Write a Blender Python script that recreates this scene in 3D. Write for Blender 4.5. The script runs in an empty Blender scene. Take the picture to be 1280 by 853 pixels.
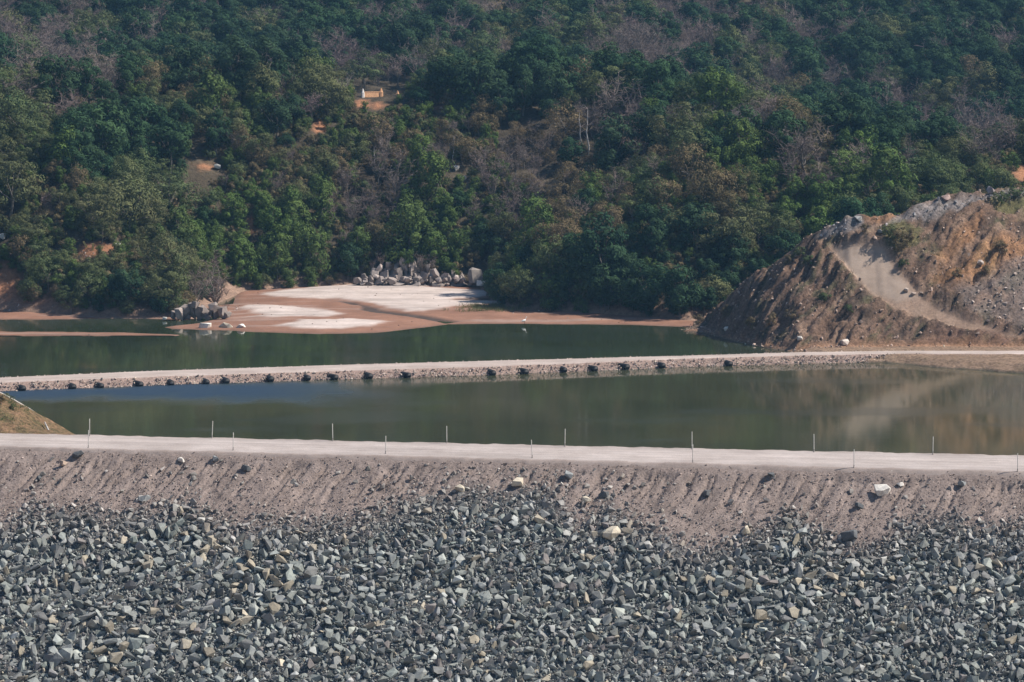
import bpy, bmesh, math, random
import numpy as np
from mathutils import Vector, Matrix
R = math.radians
random.seed(7)
rng = np.random.default_rng(11)
SC = bpy.context.scene
COL = SC.collection

# ------------------------------------------------------------------ camera, world, sun, exposure
CAM_Z, PITCH, FPX = 52.5, R(6.13), 4000.0
cam_d = bpy.data.cameras.new('camera')
cam = bpy.data.objects.new('camera', cam_d); COL.objects.link(cam)
cam.location = (0, 0, CAM_Z); cam.rotation_euler = (R(90) - PITCH, 0, 0)
cam_d.sensor_width = 36; cam_d.lens = 36 * FPX / 1280
cam_d.clip_start = 1; cam_d.clip_end = 9000
SC.camera = cam
SUN_EL, SUN_AZ = R(47), R(88)          # azimuth clockwise from +Y (the view direction)
world = bpy.data.worlds.new('World'); SC.world = world; world.use_nodes = True
wn = world.node_tree; wn.nodes.clear()
sky = wn.nodes.new('ShaderNodeTexSky'); sky.sky_type = 'NISHITA'; sky.sun_disc = False
sky.sun_elevation = SUN_EL; sky.sun_rotation = SUN_AZ
sky.air_density = 1.0; sky.dust_density = 0.1; sky.ozone_density = 2.5
bg = wn.nodes.new('ShaderNodeBackground'); bg.inputs[1].default_value = 0.075
wo = wn.nodes.new('ShaderNodeOutputWorld')
wn.links.new(sky.outputs[0], bg.inputs[0]); wn.links.new(bg.outputs[0], wo.inputs[0])
sun_d = bpy.data.lights.new('sun', 'SUN'); sun_d.energy = 5; sun_d.angle = R(0.53); sun_d.color = (1, .93, .84)
sun = bpy.data.objects.new('sun', sun_d); COL.objects.link(sun)
sdir = Vector((math.cos(SUN_EL) * math.sin(SUN_AZ), math.cos(SUN_EL) * math.cos(SUN_AZ), math.sin(SUN_EL)))
sun.rotation_euler = sdir.to_track_quat('Z', 'Y').to_euler()
SC.view_settings.view_transform = 'Standard'; SC.view_settings.look = 'None'
SC.view_settings.gamma = 1; SC.view_settings.exposure = 0.55
SC.render.engine = 'CYCLES'
cy = SC.cycles
cy.use_denoising = True; cy.max_bounces = 6; cy.diffuse_bounces = 3; cy.glossy_bounces = 3
cy.transmission_bounces = 3; cy.volume_bounces = 0; cy.transparent_max_bounces = 8

# ------------------------------------------------------------------ helpers
cp, sp = math.cos(PITCH), math.sin(PITCH)
def W(px, py, z=0.0):
    """the ground point at height z that the photo shows at pixel (px, py)"""
    a, b = (px - 640) / FPX, -(py - 426.5) / FPX
    d = (a, cp + b * sp, -sp + b * cp)
    t = (z - CAM_Z) / d[2]
    return np.array((d[0] * t, d[1] * t, z))
def D(px, py, y):
    a, b = (px - 640) / FPX, -(py - 426.5) / FPX
    d = (a, cp + b * sp, -sp + b * cp); t = y / d[1]
    return np.array((d[0] * t, y, CAM_Z + d[2] * t))
def PROJ(P):
    P = np.asarray(P, float); x, y, z = P[..., 0], P[..., 1], P[..., 2] - CAM_Z
    f = y * cp - z * sp; u = y * sp + z * cp
    return 640 + FPX * x / f, 426.5 - FPX * u / f

def _hash(ix, iy, seed):
    n = (ix.astype(np.int64) * 374761393 + iy.astype(np.int64) * 668265263 + seed * 974711) & 0xffffffff
    n = ((n ^ (n >> 13)) * 1274126177) & 0xffffffff
    n = (n ^ (n >> 16)) * 2246822519 & 0xffffffff
    return ((n ^ (n >> 15)) & 0xffffff) / float(0xffffff)
def vnoise(x, y, seed=0):
    x = np.asarray(x, float); y = np.asarray(y, float)
    ix, iy = np.floor(x), np.floor(y); fx, fy = x - ix, y - iy
    fx = fx * fx * (3 - 2 * fx); fy = fy * fy * (3 - 2 * fy)
    a = _hash(ix, iy, seed); b = _hash(ix + 1, iy, seed); c = _hash(ix, iy + 1, seed); d = _hash(ix + 1, iy + 1, seed)
    return (a * (1 - fx) + b * fx) * (1 - fy) + (c * (1 - fx) + d * fx) * fy
def fbm(x, y, seed=0, oct=4, gain=.5):
    x = np.asarray(x, float); y = np.asarray(y, float)
    s = 0; a = 1; t = 0
    for k in range(oct):
        s = s + a * (vnoise(x * 2 ** k + 17.3 * k, y * 2 ** k - 9.1 * k, seed + k) * 2 - 1); t += a; a *= gain
    return s / t
def sstep(a, b, x):
    t = np.clip((np.asarray(x, float) - a) / (b - a), 0, 1); return t * t * (3 - 2 * t)
def polydist(px, py, poly):
    """signed distance to a polygon, positive inside"""
    px = np.asarray(px, float); py = np.asarray(py, float)
    P = np.array(poly, float); n = len(P); best = np.full(px.shape, 1e9); ins = np.zeros(px.shape, bool)
    for i in range(n):
        x0, y0 = P[i]; x1, y1 = P[(i + 1) % n]
        dx, dy = x1 - x0, y1 - y0
        t = np.clip(((px - x0) * dx + (py - y0) * dy) / (dx * dx + dy * dy + 1e-12), 0, 1)
        best = np.minimum(best, np.hypot(px - x0 - t * dx, py - y0 - t * dy))
        c = (y0 > py) != (y1 > py)
        ins ^= c & (px < (x1 - x0) * (py - y0) / (dy if abs(dy) > 1e-12 else 1e-12) + x0)
    return np.where(ins, best, -best)
def wpoly(pts, z=0.3):
    return [tuple(W(x, y, z)[:2]) for x, y in pts]

def mesh(name, V, F, mats=(), smooth=False, attrs=None, midx=None):
    """F: one (n,k) array, or a list of such arrays"""
    me = bpy.data.meshes.new(name)
    Fs = F if isinstance(F, list) else [F]
    Fs = [np.asarray(f, np.int32) for f in Fs if len(f)]
    V = np.asarray(V, np.float32)
    me.vertices.add(len(V)); me.vertices.foreach_set('co', V.ravel())
    loops = np.concatenate([f.ravel() for f in Fs]); tot = np.concatenate([np.full(len(f), f.shape[1], np.int32) for f in Fs])
    start = np.concatenate([[0], np.cumsum(tot)[:-1]]).astype(np.int32)
    me.loops.add(len(loops)); me.loops.foreach_set('vertex_index', loops)
    me.polygons.add(len(tot)); me.polygons.foreach_set('loop_start', start)
    try: me.polygons.foreach_set('loop_total', tot)
    except Exception: pass
    if midx is not None: me.polygons.foreach_set('material_index', np.asarray(midx, np.int32))
    me.update(calc_edges=True); me.validate()
    me.polygons.foreach_set('use_smooth', np.full(len(me.polygons), bool(smooth)))
    for m in mats: me.materials.append(m)
    for k, v in (attrs or {}).items():
        v = np.asarray(v, np.float32)
        if v.ndim == 1:
            a = me.attributes.new(k, 'FLOAT', 'POINT'); a.data.foreach_set('value', v)
        else:
            if v.shape[1] == 3: v = np.concatenate([v, np.ones((len(v), 1), np.float32)], 1)
            a = me.attributes.new(k, 'FLOAT_COLOR', 'POINT'); a.data.foreach_set('color', v.ravel())
    return me
def obj(name, me, parent=None, loc=None, label=None, cat=None, group=None, kind=None):
    o = bpy.data.objects.new(name, me); COL.objects.link(o)
    if parent is not None: o.parent = parent
    if loc is not None: o.location = loc
    return tag(o, label, cat, group, kind)
def tag(o, label=None, cat=None, group=None, kind=None):
    if label: o['label'] = label
    if cat: o['category'] = cat
    if group: o['group'] = group
    if kind: o['kind'] = kind
    return o
def grid_faces(nu, nv):
    i = np.arange(nu * nv).reshape(nu, nv)
    return np.stack([i[:-1, :-1].ravel(), i[1:, :-1].ravel(), i[1:, 1:].ravel(), i[:-1, 1:].ravel()], 1)
def tube(path, rad, n=5, cap=True):
    """tapered tube along a path: (verts, quads, tris)"""
    P = np.asarray(path, float); m = len(P); V = []
    for i in range(m):
        t = P[min(i + 1, m - 1)] - P[max(i - 1, 0)]; t = t / (np.linalg.norm(t) + 1e-9)
        a = np.cross(t, (0.31, 0.95, 0.05)); a /= np.linalg.norm(a) + 1e-9; b = np.cross(t, a)
        th = np.arange(n) * 2 * math.pi / n
        V.append(P[i] + rad[i] * (np.cos(th)[:, None] * a + np.sin(th)[:, None] * b))
    V = np.concatenate(V); Q = []
    for i in range(m - 1):
        for k in range(n):
            Q.append((i * n + k, i * n + (k + 1) % n, (i + 1) * n + (k + 1) % n, (i + 1) * n + k))
    return V, np.array(Q)
class Build:
    def __init__(s): s.V = []; s.Q = {3: [], 4: []}; s.n = 0
    def add(s, V, F):
        F = np.asarray(F)
        s.V.append(np.asarray(V, float)); s.Q[F.shape[1]].append(F + s.n); s.n += len(V)
    def tube(s, p, r, n=5): s.add(*tube(p, r, n))
    def arrays(s): return np.concatenate(s.V), [np.concatenate(q) for q in s.Q.values() if q]

# ------------------------------------------------------------------ materials
def nt(name):
    m = bpy.data.materials.new(name); m.use_nodes = True; t = m.node_tree; t.nodes.clear()
    o = t.nodes.new('ShaderNodeOutputMaterial'); return m, t, o
def N(t, typ, **kw):
    n = t.nodes.new(typ)
    for k, v in kw.items():
        if k.startswith('i_'):
            key = k[2:]; key = int(key) if key.isdigit() else key
            n.inputs[key].default_value = v
        else: setattr(n, k, v)
    return n
def noise(t, scale, detail=5, rough=.6, vec=None):
    n = N(t, 'ShaderNodeTexNoise'); n.inputs['Scale'].default_value = scale; n.inputs['Detail'].default_value = detail; n.inputs['Roughness'].default_value = rough
    if vec is not None: t.links.new(vec, n.inputs['Vector'])
    return n.outputs['Fac']
def ramp(t, fac, lo, hi, a=0., b=1.):
    n = N(t, 'ShaderNodeMapRange'); n.inputs[1].default_value = lo; n.inputs[2].default_value = hi; n.inputs[3].default_value = a; n.inputs[4].default_value = b
    t.links.new(fac, n.inputs[0]); return n.outputs[0]
def mix(t, fac, a, b, mode='MIX'):
    n = N(t, 'ShaderNodeMix', data_type='RGBA', blend_type=mode)
    for s, i in ((fac, 0), (a, 6), (b, 7)):
        if isinstance(s, (int, float)): n.inputs[i].default_value = s
        elif isinstance(s, tuple): n.inputs[i].default_value = (*s, 1)
        else: t.links.new(s, n.inputs[i])
    return n.outputs[2]
def bump(t, h, strength, dist):
    n = N(t, 'ShaderNodeBump'); n.inputs['Strength'].default_value = strength; n.inputs['Distance'].default_value = dist
    t.links.new(h, n.inputs['Height']); return n.outputs[0]
def ground_mat(name, c1, c2, scale=.5, fine=4., bstr=.6, bdist=.1, attr=None, rough=.95, var=.45, spk=None, calm=False):
    """earth: two colours in patches, mottled by fine noise; attr = a colour attribute that replaces c1"""
    m, t, o = nt(name)
    pos = N(t, 'ShaderNodeNewGeometry').outputs['Position']
    n1 = noise(t, scale, 6, .65, pos); n2 = noise(t, fine, 6, .7, pos)
    if attr:
        base = N(t, 'ShaderNodeAttribute', attribute_name=attr).outputs['Color']
    else:
        base = mix(t, ramp(t, n1, .35, .65), c1, c2)
    mot = mix(t, ramp(t, n2, .3, .7), (1 - var,) * 3, (1 + var,) * 3); nb = bump(t, n2, bstr, bdist)
    if calm:                                     # packed ground: an attribute that evens out the mottling
        ca = N(t, 'ShaderNodeAttribute', attribute_name='calm').outputs['Fac']; mot = mix(t, ca, mot, (1., 1., 1.))
        nb.node.inputs['Strength'].default_value = bstr; t.links.new(ramp(t, ca, 0, 1, bstr, bstr * .12), nb.node.inputs['Strength'])
    c = mix(t, 1., base, mot, 'MULTIPLY')
    if attr: c = mix(t, 1., c, mix(t, ramp(t, n1, .3, .7), (.82, .8, .78), (1.15, 1.15, 1.15)), 'MULTIPLY')
    if spk:
        n3 = noise(t, fine * 2.7, 2, .5, pos)
        c = mix(t, ramp(t, n3, .66, .7), c, spk)
    b = N(t, 'ShaderNodeBsdfPrincipled'); b.inputs['Roughness'].default_value = rough
    b.inputs['Specular IOR Level'].default_value = .15
    t.links.new(c, b.inputs['Base Color']); t.links.new(nb, b.inputs['Normal'])
    t.links.new(b.outputs[0], o.inputs[0]); return m
def leaf_mat(name, c1, c2, c3, trans=.16):
    m, t, o = nt(name)
    rnd = N(t, 'ShaderNodeObjectInfo').outputs['Random']
    pos = N(t, 'ShaderNodeNewGeometry').outputs['Position']
    var = N(t, 'ShaderNodeAttribute', attribute_name='var').outputs['Fac']
    c = mix(t, rnd, c1, c2)
    c = mix(t, ramp(t, noise(t, .035, 3, .6, pos), .42, .66), c, c3)
    c = mix(t, 1., c, mix(t, var, (.45, .48, .52), (1.6, 1.55, 1.35)), 'MULTIPLY')
    d = N(t, 'ShaderNodeBsdfDiffuse'); tr = N(t, 'ShaderNodeBsdfTranslucent'); mx = N(t, 'ShaderNodeMixShader'); mx.inputs[0].default_value = trans
    t.links.new(c, d.inputs[0]); t.links.new(c, tr.inputs[0])
    t.links.new(d.outputs[0], mx.inputs[1]); t.links.new(tr.outputs[0], mx.inputs[2]); t.links.new(mx.outputs[0], o.inputs[0]); return m
def plain(name, c, rough=.8, var=.3, scale=3., metallic=0):
    m, t, o = nt(name); pos = N(t, 'ShaderNodeNewGeometry').outputs['Position']; n = noise(t, scale, 5, .6, pos)
    b = N(t, 'ShaderNodeBsdfPrincipled'); b.inputs['Roughness'].default_value = rough; b.inputs['Metallic'].default_value = metallic
    cc = mix(t, ramp(t, n, .3, .7), tuple(x * (1 - var) for x in c), tuple(min(1, x * (1 + var)) for x in c))
    t.links.new(cc, b.inputs['Base Color']); t.links.new(bump(t, n, .3, .02), b.inputs['Normal']); t.links.new(b.outputs[0], o.inputs[0]); return m
def stone_mat(name, fine=5., gain=1.):
    m, t, o = nt(name); pos = N(t, 'ShaderNodeNewGeometry').outputs['Position']
    tint = N(t, 'ShaderNodeAttribute', attribute_name='tint').outputs['Color']
    n1 = noise(t, fine * .35, 4, .6, pos); n2 = noise(t, fine, 5, .7, pos)
    c = mix(t, 1., tint, mix(t, ramp(t, n1, .3, .7), (.8 * gain, .8 * gain, .82 * gain), (1.2 * gain, 1.2 * gain, 1.17 * gain)), 'MULTIPLY')
    c = mix(t, 1., c, mix(t, ramp(t, n2, .3, .7), (.8,) * 3, (1.2,) * 3), 'MULTIPLY')
    b = N(t, 'ShaderNodeBsdfPrincipled'); b.inputs['Roughness'].default_value = .82; b.inputs['Specular IOR Level'].default_value = .3
    t.links.new(c, b.inputs['Base Color']); t.links.new(bump(t, n2, .5, .06), b.inputs['Normal']); t.links.new(b.outputs[0], o.inputs[0]); return m
def water_mat(name, body, ripple=.05, rscale=.8):
    m, t, o = nt(name); geo = N(t, 'ShaderNodeNewGeometry'); pos = geo.outputs['Position']
    rp = N(t, 'ShaderNodeAttribute', attribute_name='ripple').outputs['Fac']
    mp = N(t, 'ShaderNodeMapping'); mp.inputs['Scale'].default_value = (.55, 1, 1); t.links.new(pos, mp.inputs[0])
    n1 = noise(t, rscale, 4, .55, mp.outputs[0]); n2 = noise(t, 2.6, 3, .6, mp.outputs[0])
    st = N(t, 'ShaderNodeMath', operation='MULTIPLY_ADD'); st.inputs[1].default_value = .03; st.inputs[2].default_value = ripple; t.links.new(rp, st.inputs[0])
    b1 = N(t, 'ShaderNodeBump'); b1.inputs['Distance'].default_value = .4; t.links.new(n1, b1.inputs['Height']); t.links.new(st.outputs[0], b1.inputs['Strength'])
    b2 = N(t, 'ShaderNodeBump'); b2.inputs['Distance'].default_value = .2; t.links.new(n2, b2.inputs['Height']); t.links.new(st.outputs[0], b2.inputs['Strength']); t.links.new(b1.outputs[0], b2.inputs['Normal'])
    big = noise(t, .03, 4, .6, pos)
    c = mix(t, ramp(t, big, .35, .65), tuple(x * .8 for x in body), tuple(x * 1.2 for x in body))
    c = mix(t, rp, c, (.018, .036, .06))          # blue sky reflection painted into the body colour where the water is rippled
    b = N(t, 'ShaderNodeBsdfPrincipled'); b.inputs['IOR'].default_value = 1.33
    r = N(t, 'ShaderNodeMath', operation='MULTIPLY_ADD'); r.inputs[1].default_value = .6; r.inputs[2].default_value = .06; t.links.new(rp, r.inputs[0])
    t.links.new(r.outputs[0], b.inputs['Roughness']); t.links.new(c, b.inputs['Base Color']); t.links.new(b2.outputs[0], b.inputs['Normal'])
    t.links.new(b.outputs[0], o.inputs[0]); return m

M = dict(
    litter=ground_mat('forest_floor', None, None, .12, 1.2, .8, .4, attr='col', var=.4),
    soil=ground_mat('embankment_soil', None, None, .55, 5., .9, .12, attr='col', var=.38, spk=(.27, .225, .2)),
    road=ground_mat('gravel_road', None, None, .22, 7., .35, .03, attr='col', var=.2, spk=(.25, .215, .2)),
    sand=ground_mat('river_sand', None, None, .3, 2.5, .3, .05, attr='col', var=.14),
    mound=ground_mat('mound_earth', None, None, .5, 2.6, .7, .12, attr='col', var=.68, calm=True),
    bank=ground_mat('grassy_bank_earth', (.20, .12, .07), (.085, .07, .032), .75, 2.6, 1., .2, var=.75, spk=(.3, .24, .17)),
    cause=ground_mat('causeway_earth', (.34, .25, .21), (.26, .185, .155), .5, 4., .9, .12, var=.4, spk=(.42, .35, .31)),
    stone=stone_mat('quarry_stone', 5.), rock=stone_mat('pale_rock', 2.2),
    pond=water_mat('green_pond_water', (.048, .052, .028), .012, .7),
    river=water_mat('dark_river_water', (.031, .041, .021), .007, .6),
    bark=plain('grey_bark', (.14, .12, .10), .9, .4, 2.),
    palebark=plain('bleached_bark', (.42, .39, .36), .85, .3, 2.),
    twig=leaf_mat('bare_twigs', (.20, .155, .15), (.26, .215, .205), (.21, .155, .165), .05),
    paletwig=leaf_mat('pale_twigs', (.30, .25, .255), (.27, .22, .225), (.29, .235, .25), .05),
    dark=leaf_mat('dark_leaves', (.03, .066, .038), (.046, .084, .04), (.04, .068, .04)),
    olive=leaf_mat('olive_leaves', (.112, .135, .062), (.088, .125, .06), (.13, .13, .07)),
    green=leaf_mat('bright_vine_leaves', (.08, .132, .04), (.108, .155, .05), (.084, .12, .046)),
    lime=leaf_mat('lime_leaves', (.24, .27, .035), (.2, .25, .03), (.24, .26, .04)),
    dry=leaf_mat('dry_leaves', (.165, .13, .08), (.19, .145, .095), (.14, .12, .07), .2),
    pipe=plain('black_pipe_plastic', (.014, .014, .016), .75, .2, 4.),
    post=plain('weathered_white_post', (.55, .53, .49), .7, .25, 9.),
    postbase=plain('grey_post_foot', (.25, .22, .2), .8, .3, 9.),
    brick=plain('orange_brick', (.60, .33, .17), .9, .3, 4.),
    plaster=plain('white_plaster', (.72, .68, .63), .85, .15, 4.),
    yellow=plain('faded_yellow_wood', (.55, .42, .15), .8, .25, 4.),
    concrete=plain('pale_concrete', (.36, .32, .275), .85, .3, 3.),
    feather=plain('white_feathers', (.8, .8, .78), .8, .05, 3.),
)

# ------------------------------------------------------------------ terrain: river bed, wooded bluff and the hills behind
WL, WU = 0.0, 0.22                                  # water levels below and above the causeway
foot_px = [(-420, 392), (-60, 388), (0, 388), (145, 393), (225, 392), (296, 361), (440, 356), (604, 356), (634, 384), (700, 388), (865, 398), (905, 392), (1290, 388), (1700, 388)]
foot = np.array([W(x, y, .8)[:2] for x, y in foot_px]); foot = foot[np.argsort(foot[:, 0])]
def yfoot(X): return np.interp(X, foot[:, 0], foot[:, 1])
rid_px = [(-420, 128), (0, 128), (150, 126), (300, 132), (475, 127), (600, 133), (700, 140), (800, 147), (900, 163), (1000, 180), (1100, 196), (1280, 210), (1700, 220)]
SB = 56.0
rid = []
for x, y in rid_px:
    X = (x - 640) / FPX * 630; rid.append((X, D(x, y, yfoot(X) + SB)[2]))
rid = np.array(rid)
FPOLY = [(-1600, foot[0, 1])] + [tuple(p) for p in foot] + [(1600, foot[-1, 1]), (1600, 5000), (-1600, 5000)]
def sfoot(X, Y): return polydist(X, Y, FPOLY)
def T(X, Y):
    X = np.asarray(X, float); Y = np.asarray(Y, float)
    wob = 5.5 * fbm(X / 22, Y / 60, 3, 3) + 2.2 * fbm(X / 7, Y / 9, 8, 2)
    s = sfoot(X, Y); s = s + wob * sstep(2, 18, s)
    H = np.interp(X, rid[:, 0], rid[:, 1])
    t = np.clip(s / SB, 0, 1)
    face = H * (1.45 * t - .45 * t ** 2.2)
    up = s - SB
    back = np.where(up > 0, -14 * sstep(0, 48, up) + .185 * np.maximum(up - 55, 0) + .15 * np.maximum(up - 240, 0), 0)
    back = np.minimum(back, 330 + 0 * back)
    land = .8 + face + back + sstep(4, 30, s) * (1.6 * fbm(X / 11, Y / 11, 21, 3) + sstep(40, 90, s) * 4.0 * fbm(X / 60, Y / 60, 5, 3)) + sstep(150, 900, up) * 50 * fbm(X / 320, Y / 320, 31, 4)
    bed = np.where(Y < 332, -19.0, -2.6)
    z = np.where(s > 0, land, np.maximum(bed, .8 + s * .45))
    side = sstep(110, 260, np.abs(X)) * np.clip(np.abs(X) - 110, 0, 300) * .35 * sstep(620, 480, Y)
    return np.maximum(z, bed + side)

def axis(*segs):
    out = []
    for a, b, st in segs: out.append(np.arange(a, b, st))
    return np.concatenate(out)
gx = axis((-1500, -300, 60), (-300, -130, 10), (-130, 130, 1.25), (130, 300, 10), (300, 1501, 60))
gy = axis((120, 320, 20), (320, 336, 4), (336, 480, 8), (480, 660, 1.25), (660, 920, 3), (920, 1200, 14), (1200, 2701, 60))
GX, GY = np.meshgrid(gx, gy, indexing='ij'); GZ = T(GX, GY)
PX, PY = PROJ(np.stack([GX, GY, GZ], -1))
lit = np.array((.07, .056, .038)); orange = np.array((.34, .165, .09)); tan = np.array((.26, .175, .13))
n = fbm(GX / 14, GY / 14, 41, 4)
colr = lit * (1 + .45 * n[..., None])
bare = [(400, 158, 8, 8), (313, 280, 7, 10), (5, 357, 17, 26), (256, 208, 20, 8), (453, 130, 9, 5), (472, 133, 7, 4), (126, 311, 24, 6), (1278, 216, 9, 12), (45, 378, 30, 10), (550, 136, 12, 4)]
bm = np.zeros_like(GX)
for bx, by, rx, ry in bare:
    bm = np.maximum(bm, sstep(1.35, .75, np.hypot((PX - bx) / rx, (PY - by) / ry) + .75 * n + .35 * fbm(GX / 4, GY / 4, 43, 3)))
colr = colr * (1 - bm[..., None]) + (orange * (1 + .3 * n[..., None])) * bm[..., None]
shore = sstep(2.6, .6, sfoot(GX, GY) + 1.5 * n)
colr = colr * (1 - shore[..., None]) + tan * shore[..., None] * (1 + .3 * n[..., None])
obj('hills_terrain', mesh('hills_terrain', np.stack([GX, GY, GZ], -1).reshape(-1, 3), grid_faces(len(gx), len(gy)), [M['litter']], True, {'col': colr.reshape(-1, 3)}), kind='structure')

# ------------------------------------------------------------------ water
def water_sheet(name, x0, x1, y0, y1, z, mat, ripple=None, st=1.5):
    xs = np.arange(x0, x1 + st, st); ys = np.arange(y0, y1 + st, st); X, Y = np.meshgrid(xs, ys, indexing='ij')
    rp = np.zeros(X.shape) if ripple is None else ripple(X, Y)
    return obj(name, mesh(name, np.stack([X, Y, np.full_like(X, z)], -1).reshape(-1, 3), grid_faces(len(xs), len(ys)), [mat], True, {'ripple': rp.ravel()}), kind='structure')
# causeway centre lines, read off the photo at the height of its top
CZ = 1.05
cfar = np.array([W(x, y, CZ)[:2] for x, y in [(-330, 488), (-120, 477.5), (0, 472.3), (200, 463.5), (430, 456.3), (620, 451), (850, 445), (1000, 440.5), (1115, 438.8), (1280, 438.6), (1420, 439), (1600, 440)]])
cnear = np.array([W(x, y, CZ)[:2] for x, y in [(-330, 496), (-120, 484), (0, 478.3), (200, 470.8), (430, 463.6), (620, 458.3), (850, 448.8), (1000, 444.6), (1115, 442.2), (1280, 442.6), (1420, 443.5), (1600, 445)]])
def yfar(X): return np.interp(X, cfar[:, 0], cfar[:, 1])
def ynear(X): return np.interp(X, cnear[:, 0], cnear[:, 1])
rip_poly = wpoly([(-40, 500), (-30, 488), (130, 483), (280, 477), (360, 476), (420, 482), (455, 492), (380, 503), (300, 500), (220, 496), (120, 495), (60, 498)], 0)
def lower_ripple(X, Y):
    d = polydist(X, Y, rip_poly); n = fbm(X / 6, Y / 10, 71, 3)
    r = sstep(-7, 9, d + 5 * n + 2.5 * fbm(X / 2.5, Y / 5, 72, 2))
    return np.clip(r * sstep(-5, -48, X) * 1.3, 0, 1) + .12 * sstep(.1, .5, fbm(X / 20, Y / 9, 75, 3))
# the two waters meet under the causeway
xs = np.arange(-150, 151, 1.5)
def strip_water(name, ya, yb, z, mat, rip, n):
    X = np.repeat(xs[:, None], n, 1); t = np.linspace(0, 1, n)[None]; Y = ya(xs)[:, None] * (1 - t) + yb(xs)[:, None] * t
    obj(name, mesh(name, np.stack([X, Y, np.full_like(X, z)], -1).reshape(-1, 3), grid_faces(len(xs), n), [mat], True, {'ripple': rip(X, Y).ravel()}), kind='structure')
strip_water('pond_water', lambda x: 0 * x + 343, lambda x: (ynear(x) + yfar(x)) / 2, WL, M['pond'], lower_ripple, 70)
strip_water('river_water', lambda x: (ynear(x) + yfar(x)) / 2 + .1, lambda x: 0 * x + 615, WU, M['river'], lambda X, Y: .1 * sstep(.1, .5, fbm(X / 18, Y / 7, 77, 3)) + .2 * sstep(12, 32, X) * sstep(470, 455, Y) * sstep(0, .4, fbm(X / 9, Y / 4, 79, 3)), 110)

# ------------------------------------------------------------------ sandbar and muddy shores
sand_px = [(206, 409.5), (250, 404), (284, 396), (292, 380), (300, 358), (440, 353), (616, 352), (640, 379), (700, 384), (865, 395), (892, 404), (868, 408.8), (800, 406.3), (700, 405), (620, 405), (560, 405), (542, 408), (496, 413.2), (470, 415.8), (400, 417.3), (330, 415.4), (290, 413.4), (215, 411.2)]
spit_px = [(-120, 413), (0, 415), (150, 416), (224, 419.3), (216, 421), (120, 420.2), (0, 420.6), (-120, 420)]
left_px = [(-120, 380), (0, 380), (100, 385), (150, 388), (236, 385), (300, 380), (300, 394), (226, 399.5), (150, 398), (60, 399.5), (-120, 400)]
white_px = [[(322, 371), (345, 366), (430, 359.5), (520, 358), (600, 358.6), (528, 362), (560, 364.2), (612, 364.4), (613, 371), (600, 374), (566, 377), (570, 378), (632, 377.6), (640, 381), (575, 385), (556, 390), (510, 393), (492, 389), (470, 383), (440, 378.5), (420, 377), (370, 376)],
            [(297, 387), (312, 382.6), (390, 387.6), (424, 397), (400, 399), (340, 400), (294, 398.6), (330, 397)],
            [(345, 409), (375, 403.6), (440, 401.6), (487, 404.8), (470, 409.5), (430, 413), (370, 412.4)]]
chan_px = [(420, 379), (446, 380), (460, 386), (480, 392), (530, 397), (575, 402.5), (560, 404.4), (520, 400), (470, 395), (446, 391), (448, 386)]
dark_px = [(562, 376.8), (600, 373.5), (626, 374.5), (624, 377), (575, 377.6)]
sx = np.arange(-112, 46, .48); sy = np.arange(494, 596, .48); SX, SY = np.meshgrid(sx, sy, indexing='ij')
wx = SX + 1.2 * fbm(SX / 4, SY / 6, 51, 3); wy = SY + 2.2 * fbm(SX / 5, SY / 6, 55, 4)
wy_e = SY + .8 * fbm(SX / 3, SY / 3, 56, 3)
sd = np.maximum.reduce([polydist(SX, wy_e, wpoly(p, WU)) for p in (sand_px, spit_px, left_px)])
SZ = np.where(sd > 0, WU + .05 + .55 * (1 - np.exp(-sd / 7)) + .16 * fbm(SX / 5, SY / 8, 61, 4) * sstep(0, 3, sd), WU + .02 + sd * .22)
sp_ = polydist(SX, SY, wpoly(spit_px, WU)); SZ = np.where((sp_ > -1) & (SY < 520), np.minimum(SZ, WU + .12 + .04 * fbm(SX / 4, SY / 4, 63, 2)), SZ)
wm = np.zeros_like(SX)
for p in white_px: wm = np.maximum(wm, sstep(-1.3, 1.5, polydist(wx, wy, wpoly(p)) + .9 * fbm(SX / 1.5, SY / 1.8, 57, 3)))
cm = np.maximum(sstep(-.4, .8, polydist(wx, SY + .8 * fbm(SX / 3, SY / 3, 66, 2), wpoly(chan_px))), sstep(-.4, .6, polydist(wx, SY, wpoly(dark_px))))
SZ = SZ - .22 * cm + .1 * wm
nn = fbm(SX / 6, SY / 9, 67, 4)[..., None]
mud = np.array((.24, .13, .088)) * (1 + .22 * nn); wet = np.array((.13, .085, .066)); pale = np.array((.50, .425, .385)) * (1 + .12 * nn)
wetm = sstep(1.6, .1, sd)[..., None] * .45
sc = mud * (1 - wetm) + wet * wetm
streak = sstep(.15, .5, fbm(SX / 22, SY / 2.2, 68, 3))[..., None]
sc = sc * (1 - .3 * streak) + pale * .3 * streak * .75
sc = sc * (1 - wm[..., None]) + pale * wm[..., None]
sc = sc * (1 - .2 * streak * wm[..., None])
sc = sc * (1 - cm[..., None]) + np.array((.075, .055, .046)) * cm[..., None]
obj('sandbar_ground', mesh('sandbar_ground', np.stack([SX, SY, SZ], -1).reshape(-1, 3), grid_faces(len(sx), len(sy)), [M['sand']], True, {'col': sc.reshape(-1, 3)}), kind='structure')

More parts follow.
